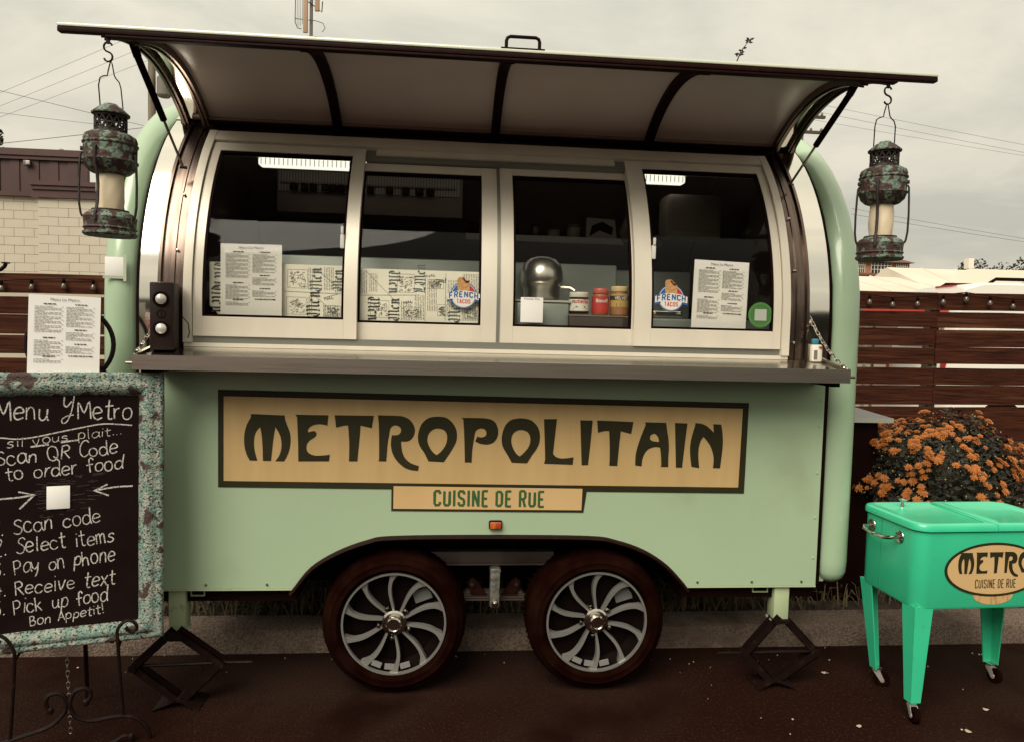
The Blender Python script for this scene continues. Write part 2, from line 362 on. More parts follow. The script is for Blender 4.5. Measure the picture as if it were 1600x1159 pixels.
# lower body panel with the double wheel arch cut out of it
def crom(P, k=4):
    o = []
    for i in range(len(P)-1):
        p0, p1, p2, p3 = P[max(i-1, 0)], P[i], P[i+1], P[min(i+2, len(P)-1)]
        for j in range(k):
            t = j/k; o.append(tuple(.5*((2*p1[c])+(-p0[c]+p2[c])*t+(2*p0[c]-5*p1[c]+4*p2[c]-p3[c])*t*t+(-p0[c]+3*p1[c]-3*p2[c]+p3[c])*t**3) for c in (0, 1)))
    return o+[tuple(P[-1])]
arch = crom([(2.355, .497), (2.27, .585), (2.16, .655), (2.03, .700), (1.90, .719), (1.47, .724), (1.03, .719), (.91, .700), (.78, .650), (.67, .580), (.598, .489)])
pan = [(XL, .489), (XL, 1.46), (XR, 1.46), (XR, .489)]+[(2.36, .489)]+arch
body = part('body_panel', MB().prism([pan], lambda u, v, w: (u, w, v), 0.0, 0.03), MINT, TR)
tm = MB(); tm.box(XL, 2.36-1.765, -.004, .034, .481, .4875); tm.box(2.362, XR, -.004, .034, .481, .4875)
part('edge_trim', tm, MINTY, TR)
fd = MB()                                                     # black arch trim standing proud of the panel
full = [(2.375, .470)]+arch+[(.580, .468)]
rows = []
for k, (x, z) in enumerate(full):
    a = full[max(k-1, 0)]; b = full[min(k+1, len(full)-1)]; d = Vector((b[0]-a[0], b[1]-a[1])).normalized(); nx, nz = d.y, -d.x
    if nz < 0 and abs(nx) < .2: nx, nz = -nx, -nz
    if nz < 0: nx, nz = -nx, -nz
    rows.append([(x+nx*.004, -.020, z+nz*.004), (x-nx*.006, -.026, z-nz*.006), (x-nx*.012, -.020, z-nz*.012), (x-nx*.022, .10, z-nz*.022), (x-nx*.014, .10, z-nz*.014), (x+nx*.006, .012, z+nz*.006)])
fd.grid(rows, close=True); part('fender', fd, DARKB, TR)
for x in (-.01, .22, .48, 2.42, 2.68, 2.92):
    part('screw', MB().lathe([(.0001, -.006), (.005, -.005), (.006, 0)], (x, 0, .507), 'Y', 8), STEEL, TR)
for z in (.62, .81, 1.02, 1.24, 1.36):
    part('screw', MB().lathe([(.0001, -.005), (.0045, -.004), (.0055, 0)], (2.972, 0, z), 'Y', 8), MINTY, TR)
# under the body: floor, wheel well, chassis and suspension
ch = MB(); ch.box(-.04, 3.0, .37, 2.16, .42, .485); ch.box(-.04, .60, .04, .369, .42, .485); ch.box(2.36, 3.0, .04, .369, .42, .485); part('floor_pan', ch, BLACK, TR)
ww = MB(); ww.box(.62, 2.34, .33, .36, .486, .74); ww.box(.62, 2.34, .035, .33, .726, .74); part('wheel_well', ww, BLACK, TR)
part('chassis_rail', MB().box(.3, 2.75, .36, .42, .40, .47), BLACK, TR)
part('suspension_beam', MB().box(1.05, 1.77, .15, .21, .550, .604, bev=.004).box(1.05, 1.77, .14, .215, .543, .550), mat('dusty_steel', (.075, .055, .045), .6, .3, (.03, .015, .011), 5, .4, .7), TR)
hg = part('spring_hanger', MB().box(1.468, 1.514, .10, .15, .352, .540, bev=.008).box(1.466, 1.516, .098, .152, .524, .532), mat('galvanised', (.22, .21, .185), .55, .5, (.09, .08, .065), 40, .45, .65), TR)
part('bolt', MB().lathe([(.016, .10), (.016, .09), (.009, .088), (.008, .082), (.0005, .082)], (1.491, 0, .375), 'Y', 12), CHROME, hg)
lf = MB()
for k in range(4): lf.box(1.32+.012*k, 1.66-.012*k, .17, .21, .362+.012*k, .371+.012*k)
part('leaf_spring', lf, mat('spring_steel', (.10, .075, .06), .5, .5), TR)
for sx in (-1, 1):
    e = part('equalizer', MB().prism([[(1.491+sx*.035, .395), (1.491+sx*.11, .395), (1.491+sx*.125, .455), (1.491+sx*.105, .475), (1.491+sx*.085, .465)]], lambda u, v, w: (u, w, v), .16, .172), DARKB, TR)
    part('bolt', MB().lathe([(.010, .16), (.010, .148), (.0005, .147)], (1.491+sx*.105, 0, .445), 'Y', 8), CHROME, e)
for x in (1.034, 1.952): part('axle', MB().lathe([(.03, .1), (.03, 2.05)], (x, 0, .32), 'Y', 12), BLACK, TR)
for x0, x1 in ((.145, .205), (2.70, 2.775)):
    fr_ = MB(); fr_.box(x0, x1, .03, .07, .445, .449); fr_.box(x0, x0+.004, .03, .07, .449, .486); fr_.box(x1-.004, x1, .03, .07, .449, .486); part('bracket', fr_, MINTY, TR)
# wheels
def wheel_parts():
    w = MB()
    w.lathe([(.225, .16), (.226, .05), (.232, .012), (.236, .006), (.236, .002), (.228, .004), (.222, .03), (.19, .06), (.10, .062), (.0005, .062)], n=48, axis='Y')
    rim = part('wheel', w, ALLOYD, TR, local=True)
    ty = MB(); ty.lathe([(.232, .19), (.28, .195), (.31, .185), (.321, .165), (.322, .12), (.322, .06), (.319, .03), (.312, .008), (.306, .001), (.303, -.006), (.299, -.0065), (.297, -.0095), (.283, -.016), (.281, -.0185), (.277, -.0185), (.275, -.0165), (.258, -.017), (.256, -.019), (.252, -.018), (.245, -.008), (.236, .004), (.232, .012)], n=64, axis='Y', caps=False)
    part('tyre', ty, RUBBER, rim, local=True)
    tr = MB()
    for k in range(70):
        a = 2*math.pi*k/70; c, s_ = math.cos(a), math.sin(a)
        for y0, y1, sk in ((.004, .055, .02), (.07, .11, -.02), (.125, .18, .02)):
            r0 = .3195 if y0 > .05 else .316; ln = .0055
            q = []
            for yy, aa in ((y0, -ln), (y0, ln), (y1, ln+sk), (y1, -ln+sk)):
                rr = .3245 if yy > .05 else (.3225 if yy > .04 else .3085)
                q.append((rr*math.cos(a+aa/.32), yy, rr*math.sin(a+aa/.32)))
            tr.add(q, [(0, 1, 2, 3)])
    part('tread', tr, RUBBER, rim, local=True)
    rg = MB(); rg.lathe([(.224, .012), (.2245, -.004), (.233, -.004), (.2345, .006)], n=64, axis='Y', caps=False); part('rim_edge', rg, ALLOY, rim, local=True)
    for k in range(10):
        a0 = math.pi/2+k*2*math.pi/10; m = MB(); rows = []
        for i in range(11):
            t = i/10; r = .046+(.226-.046)*t; a = a0+R(3)*(1-t)+R(13)*4*t*(1-t)*.55
            wd = .0042+.0050*t+(.010*max(0, t-.85)/.15); y = .022-.016*t
            c, s_ = math.cos(a), math.sin(a); tx, tz = -s_, c
            rows.append([(r*c-tx*wd, y, r*s_-tz*wd), (r*c+tx*wd, y, r*s_+tz*wd), (r*c+tx*wd*1.2, y+.03, r*s_+tz*wd*1.2), (r*c-tx*wd*1.2, y+.03, r*s_-tz*wd*1.2)])
        m.grid(rows, close=True); part('spoke', m, ALLOY, rim, local=True)
    hb = MB(); hb.lathe([(.058, .05), (.056, .016), (.047, .012), (.046, .02), (.036, .02), (.035, -.012), (.030, -.018), (.027, -.018), (.026, -.010), (.0005, -.010)], n=28, axis='Y'); part('hub_cap', hb, CHROME, rim, local=True)
    for k in range(5):
        a = R(118)+k*2*math.pi/5; part('lug_nut', MB().lathe([(.0105, .05), (.0105, .018), (.008, .012), (.0005, .010)], (.072*math.cos(a), 0, .072*math.sin(a)), 'Y', 10), CHROME, rim, local=True)
    cl = MB(); cl.box(.115, .195, .045, .062, .04, .095, rot=Matrix.Rotation(R(-20), 3, 'Y')); part('brake_caliper', cl, mat('caliper', (.16, .16, .15), .5, .4), rim, local=True)
    bw = MB()
    for a in (255, 275, 292):
        bw.box(-.022, .022, .008, .02, -.212, -.19, rot=Matrix.Rotation(R(a-270), 3, 'Y'))
    part('balance_weight', bw, mat('weight_grey', (.2, .19, .18), .5), rim, local=True)
    return rim
w0 = wheel_parts(); w0.location = Vector((1.034, -.0, .322))-TR.location
def rot_part(o, a): o.rotation_euler = (0, a, 0)
w1 = copy_tree(w0, TR); w1.location = Vector((1.955, -.0, .322))-TR.location; w1.rotation_euler = (0, R(3), 0)
for x in (1.034, 1.955):
    q = copy_tree(w0, TR); q.location = Vector((x, 2.2, .322))-TR.location; q.rotation_euler = (0, 0, math.pi)
# stabiliser posts
for x0, x1, z0 in ((.058, .128, .300), (2.800, 2.872, .315)):
    p = part('stabilizer_post', MB().box(x0, x1, .012, .085, z0, .4805, bev=.004), MINTY, TR)
    part('foot_plate', MB().box(x0-.004, x1+.004, .008, .089, z0-.008, z0-.0005), MINTY, p)
# marker lights
ml = part('marker_light', MB().box(1.448, 1.508, -.018, .0, .755, .797, bev=.008), BLACK, TR)
lz = MB(); lz.box(1.453, 1.503, -.026, -.016, .760, .792, bev=.006); part('lens', lz, AMBER, ml)
part('marker_light', MB().lathe([(.03, 0), (.03, .02), (.022, .03), (.0005, .033)], (3.15, .35, .70), 'X', 14), AMBER, TR)
# end bows: fat rounded tubes that follow the profile over the roof and down the back
def bow(x, r):
    pts = []; rr = RP-r; z0 = .49
    path = [(r, z0), (r, z0+.02), (r, z0+.05), (r, z0+.1), (r, .8), (r, 1.1), (r, 1.4), (r, ZC)]
    for i in range(1, 25):
        a = math.pi*i/24; path.append((RP-rr*math.cos(a), ZC+rr*math.sin(a)))
    path += [(2*RP-r, 1.2), (2*RP-r, .6)]
    rad = [r*.45, r*.80, r*.96, r]+[r]*(len(path)-4)
    return MB().tube([(x, y, z) for y, z in path], rad, 20)
part('end_bow', bow(-.148, .074), MINTS, TR, angle=60); part('end_bow', bow(3.094, .078), MINTS, TR, angle=60)
for x in (-.067, 3.0115):
    g = MB(); pts = [(x, .03, .49), (x, .03, 1.72)]+[(x, RP-(RP-.03)*math.cos(math.pi*i/20), ZC+(RP-.03)*math.sin(math.pi*i/20)) for i in range(1, 21)]
    part('bow_seal', MB().tube(pts, .0125, 6), BLACK, TR)
# end walls, back wall and roof skin
endp = [(.05, .49), (.05, 1.72)]+[(RP-(RP-.05)*math.cos(math.pi*i/24), ZC+(RP-.05)*math.sin(math.pi*i/24)) for i in range(1, 24)]+[(2.15, 1.72), (2.15, .49)]
for x0, x1 in ((-.11, -.075), (3.02, 3.055)): part('end_wall', MB().prism([endp], lambda u, v, w: (w, u, v), x0, x1), MINT, TR)
part('back_wall', MB().box(-.06, 3.01, 2.16, 2.2, .489, 1.72), MINT, TR)
rf = MB(); rows = []
a0 = math.asin((2.605-ZC)/RP)
for i in range(25):
    a = a0+(math.pi-a0)*i/24
    rows.append([(-.06, RP-RP*math.cos(a), ZC+RP*math.sin(a)), (3.01, RP-RP*math.cos(a), ZC+RP*math.sin(a)), (3.01, RP-(RP-.03)*math.cos(a), ZC+(RP-.03)*math.sin(a)), (-.06, RP-(RP-.03)*math.cos(a), ZC+(RP-.03)*math.sin(a))])
rf.grid(rows, close=True); part('roof', rf, MINT, TR)
# steel strips, channels and header round the serving hatch
for x0, x1 in ((-.055, .018), (2.899, 2.993)): part('polished_strip', cpan(MB(), x0, x1, 1.50, 2.60, .003, .03), MIRROR, TR, angle=60)
for x0, x1, s in ((.020, .126, 1), (2.804, 2.897, -1)):
    c = MB(); cpan(c, x0, x1, 1.50, 2.57, .012, .05)
    cpan(c, (x0 if s > 0 else x1-.012), (x0+.012 if s > 0 else x1), 1.50, 2.57, -.002, .0115); cpan(c, (x0+x1)/2-.012, (x0+x1)/2+.012, 1.50, 2.57, .006, .0115)
    cn = part('steel_channel', c, DSTEEL, TR, angle=60)
    for z in (1.62, 1.95, 2.2): y, zz = surf(z, .004); part('screw', MB().lathe([(.0005, -.004), (.006, -.002), (.006, .004)], ((x0+x1)/2+s*.02, y, zz), 'Y', 8), CHROME, cn)
hd = MB(); cpan(hd, .128, 2.802, 2.535, 2.60, .004, .06); cpan(hd, .02, .126, 2.572, 2.60, -.004, .06); cpan(hd, 2.804, 2.90, 2.572, 2.60, -.004, .06); part('header', hd, DSTEEL, TR)
part('header_rail', MB().tube([(.03, .405, 2.607), (2.9, .405, 2.607)], .011, 8), STEEL, TR)
# window frame round the four windows
wf = MB()
cpan(wf, .128, .163, 1.56, 2.53, -.012, .075); cpan(wf, 2.767, 2.802, 1.56, 2.53, -.012, .075)
cpan(wf, .164, 2.766, 2.478, 2.53, -.010, .075); wf.box(.128, 2.802, -.001, .075, 1.5415, 1.559)
part('window_frame', wf, ALU, TR)
tk = MB(); tk.box(.1635, 2.7665, .012, .075, 1.560, 1.588); cpan(tk, .854, 2.078, 2.43, 2.476, .012, .06); part('slide_track', tk, TRACK, TR)
cp = MB(); cpan(cp, .90, 2.03, 2.447, 2.477, .002, .0115); part('track_cover', cp, ALU, TR)
def window(xa, xb, ga, gb, zb, zt, oo, th, latch=None):
    m = MB()
    cpan(m, xa, ga, 1.588, zt+.042, oo, oo+th); cpan(m, gb, xb, 1.588, zt+.042, oo, oo+th)
    cpan(m, ga+.0005, gb-.0005, 1.588, zb, oo, oo+th, 3); cpan(m, ga+.0005, gb-.0005, zt, zt+.042, oo, oo+th, 3)
    f = part('window', m, ALU, TR, angle=60)
    g = MB(); e = .010
    cpan(g, ga, ga+e, zb, zt, oo+.004, oo+.02); cpan(g, gb-e, gb, zb, zt, oo+.004, oo+.02); cpan(g, ga+e, gb-e, zb, zb+e, oo+.004, oo+.02, 2); cpan(g, ga+e, gb-e, zt-.010, zt, oo+.004, oo+.02, 2)
    part('gasket', g, BLACK, f, angle=60)
    p = MB(); cpan(p, ga+e, gb-e, zb+e, zt-.010, oo+.010, oo+.015, 20); part('pane', p, GLASS, f, angle=80)
    if latch:
        y, z = surf(2.03, oo-.004); l = MB(); l.box(latch-.009, latch+.009, y-.012, y+.006, z-.05, z+.012, bev=.004); l.box(latch-.006, latch+.006, y-.018, y-.008, z+.012, z+.045, bev=.003)
        part('latch', l, PAPER, f)
    return f
window(.166, .852, .203, .796, 1.672, 2.430, .0, .032, .783)
window(.812, 1.462, .850, 1.392, 1.662, 2.384, .034, .03)
window(1.476, 2.115, 1.536, 2.076, 1.662, 2.394, .034, .03)
window(2.080, 2.764, 2.158, 2.728, 1.668, 2.432, .0, .032, 2.168)
part('centre_post', cpan(MB(), 1.462, 1.476, 1.588, 2.43, .028, .07), TRACK, TR)
# counter: a folded steel shelf with a raised lip, held by two chains
ct = MB()
def yzprism(mb, x0, x1, pts): return mb.prism([pts], lambda u, v, w: (w, u, v), x0, x1)
ct.box(.018, 2.965, -.252, -.2487, 1.456, 1.514)
for x0, x1 in ((.018, .0215), (2.9615, 2.965)): yzprism(ct, x0, x1, [(-.2485, 1.456), (-.2485, 1.516), (-.002, 1.556), (-.002, 1.490)])
for x0, x1 in ((.0217, .036), (2.947, 2.9613)): yzprism(ct, x0, x1, [(-.246, 1.5095), (-.246, 1.517), (-.002, 1.557), (-.002, 1.5425)])
cnt = part('counter', ct, STEEL, TR)
part('counter_top', yzprism(MB(), .0365, 2.9465, [(-.2485, 1.500), (-.2485, 1.5085), (-.002, 1.5405), (-.002, 1.530)]), CTOP, cnt)
for x in (.004, 2.979): part('bolt', MB().lathe([(.006, -.014), (.006, .014)], (x, -.235, 1.482), 'X', 8), DSTEEL, cnt)
for x in (.05, 2.93):
    part('shelf_bracket', MB().box(x-.018, x+.018, -.20, -.005, 1.436, 1.4555), BLACK, cnt)
def chain(p0, p1, sag, n):
    m = MB(); p0, p1 = Vector(p0), Vector(p1)
    pts = [p0.lerp(p1, i/n)-Vector((0, 0, sag*4*(i/n)*(1-i/n))) for i in range(n+1)]
    for i in range(n):
        c = (pts[i]+pts[i+1])/2; d = (pts[i+1]-pts[i]); L = d.length*.66; d.normalize()
        s = d.cross(Vector((0, 1, 0))).normalized(); t = d.cross(s)
        sd = s if i % 2 else t; ring = []
        for k in range(12):
            a = 2*math.pi*k/12; ring.append(c+d*(L*math.cos(a))+sd*(L*.42*math.sin(a)))
        m.tube(ring, .0028, 5, closed=True)
    return m
part('chain', chain((.025, -.24, 1.515), (.06, .005, 1.735), .012, 15), CHROME, TR)
part('chain', chain((2.955, -.24, 1.515), (2.90, .005, 1.74), .03, 15), CHROME, TR)
# ------------------------------------------------------------------ awning (hinged part of the trailer)
H = Vector((.45, 2.612)); F = Vector((-.436, 2.696)); RA = .86
cv = F-H; mid = (H+F)/2; nrm = Vector((cv.y, -cv.x)).normalized()
if nrm.y < 0: nrm = -nrm
hd_ = math.sqrt(RA*RA-(cv.length/2)**2); AC_ = mid-nrm*hd_
def ang(p): d = p-AC_; return math.atan2(d.y, d.x)
AH, AF = ang(H), ang(F)
def arcp(t, o):                                               # t: 0 at the hinge, 1 at the front edge; o: offset below the skin
    a = AH+(AF-AH)*t; return (AC_.x+(RA-o)*math.cos(a), AC_.y+(RA-o)*math.sin(a))
def apan(mb, x0, x1, t0, t1, o0, o1, n=16):
    rows = []
    for i in range(n+1):
        t = t0+(t1-t0)*i/n; a, b = arcp(t, o0), arcp(t, o1)
        rows.append([(x0, a[0], a[1]), (x1, a[0], a[1]), (x1, b[0], b[1]), (x0, b[0], b[1])])
    b = len(mb.v); mb.grid(rows, close=True); m = len(rows)-1
    mb.f += [(b, b+1, b+2, b+3), (b+m*4+3, b+m*4+2, b+m*4+1, b+m*4)]; return mb
aw = part('awning', apan(MB(), -.035, 3.005, 0, 1, 0, .012), AWN_SHEEN, TR, angle=60)
xs = [.108, .703, 1.460, 2.225, 2.862]
for a, b in zip(xs[:-1], xs[1:]): part('lining_panel', apan(MB(), a, b, .02, .97, .022, .030), PANELU, aw, angle=60)
for x in xs[1:-1]: part('rib', apan(MB(), x-.021, x+.021, .0, .975, .0305, .055), DARKB, aw, angle=60)
for x0, x1 in ((.076, .107), (2.863, 2.894)):
    m = MB(); apan(m, x0, x1, 0, .975, .013, .060); apan(m, x0+.008, x0+.016, 0, .975, .0605, .068); part('edge_arc', m, DSTEEL, aw, angle=60)
for x0, x1 in ((-.022, .008), (2.952, 2.982)):
    m = MB(); apan(m, x0, x1, 0, .975, .013, .045); apan(m, x0+.010, x0+.017, 0, .975, .0455, .054); part('edge_arc', m, DSTEEL, aw, angle=60)
for x0, x1 in ((.009, .075), (2.895, 2.951)): part('polished_strip', apan(MB(), x0, x1, .02, .975, .016, .024), MIRROR, aw, angle=60)
lp = MB(); yf, zf = arcp(1, 0)
lp.box(-.152, 3.152, yf-.006, yf+.022, zf-.032, zf-.0135, bev=.003); lp.box(.01, 2.99, yf-.003, yf+.03, zf-.043, zf-.0325, bev=.003)
fg = MB(); fg.box(-.152, 3.152, yf-.008, yf+.05, zf-.0130, zf-.0015, bev=.003); part('flange', fg, AWN_SHEEN, aw)
part('front_lip', lp, DARKB, aw)
part('hinge_bar', MB().tube([(-.03, .438, 2.594), (2.99, .438, 2.594)], .018, 10), DARKB, aw)
hz = zf+.001
hm = MB(); hm.box(1.425, 1.590, yf-.004, yf+.020, hz, hz+.004)
hm.tube([(1.445, yf+.008, hz), (1.445, yf+.004, hz+.030), (1.449, yf+.003, hz+.040), (1.459, yf+.002, hz+.045), (1.556, yf+.002, hz+.045), (1.566, yf+.003, hz+.040), (1.570, yf+.004, hz+.030), (1.570, yf+.008, hz)], .0065, 8)
part('awning_handle', hm, DARKB, aw)
for x in (.015, 2.957):
    part('hook_tab', MB().box(x-.007, x+.007, yf+.008, yf+.012, zf-.058, zf-.044).box(x-.005, x+.005, yf+.007, yf+.013, zf-.062, zf-.058), IRON, aw)
for (a, b) in (((.040, -.30, 2.700), (.083, .128, 2.318)), ((2.905, -.30, 2.700), (2.858, .170, 2.372))):
    a, b = Vector(a), Vector(b); k = a.lerp(b, .60)
    g = part('gas_strut', MB().tube([a, a.lerp(b, .1), a.lerp(b, .595), k], [.011, .0135, .0135, .010], 10), BLACK, TR)
    part('strut_rod', MB().tube([k, b], .0055, 8), DSTEEL, g); part('ball_joint', MB().tube([b+Vector((-.014, -.01, 0)), b+Vector((.014, .006, 0))], .007, 8), CHROME, g)
    part('strut_socket', MB().tube([a+Vector((0, 0, .012)), a.lerp(b, .12)], .0155, 10), DARKB, g)

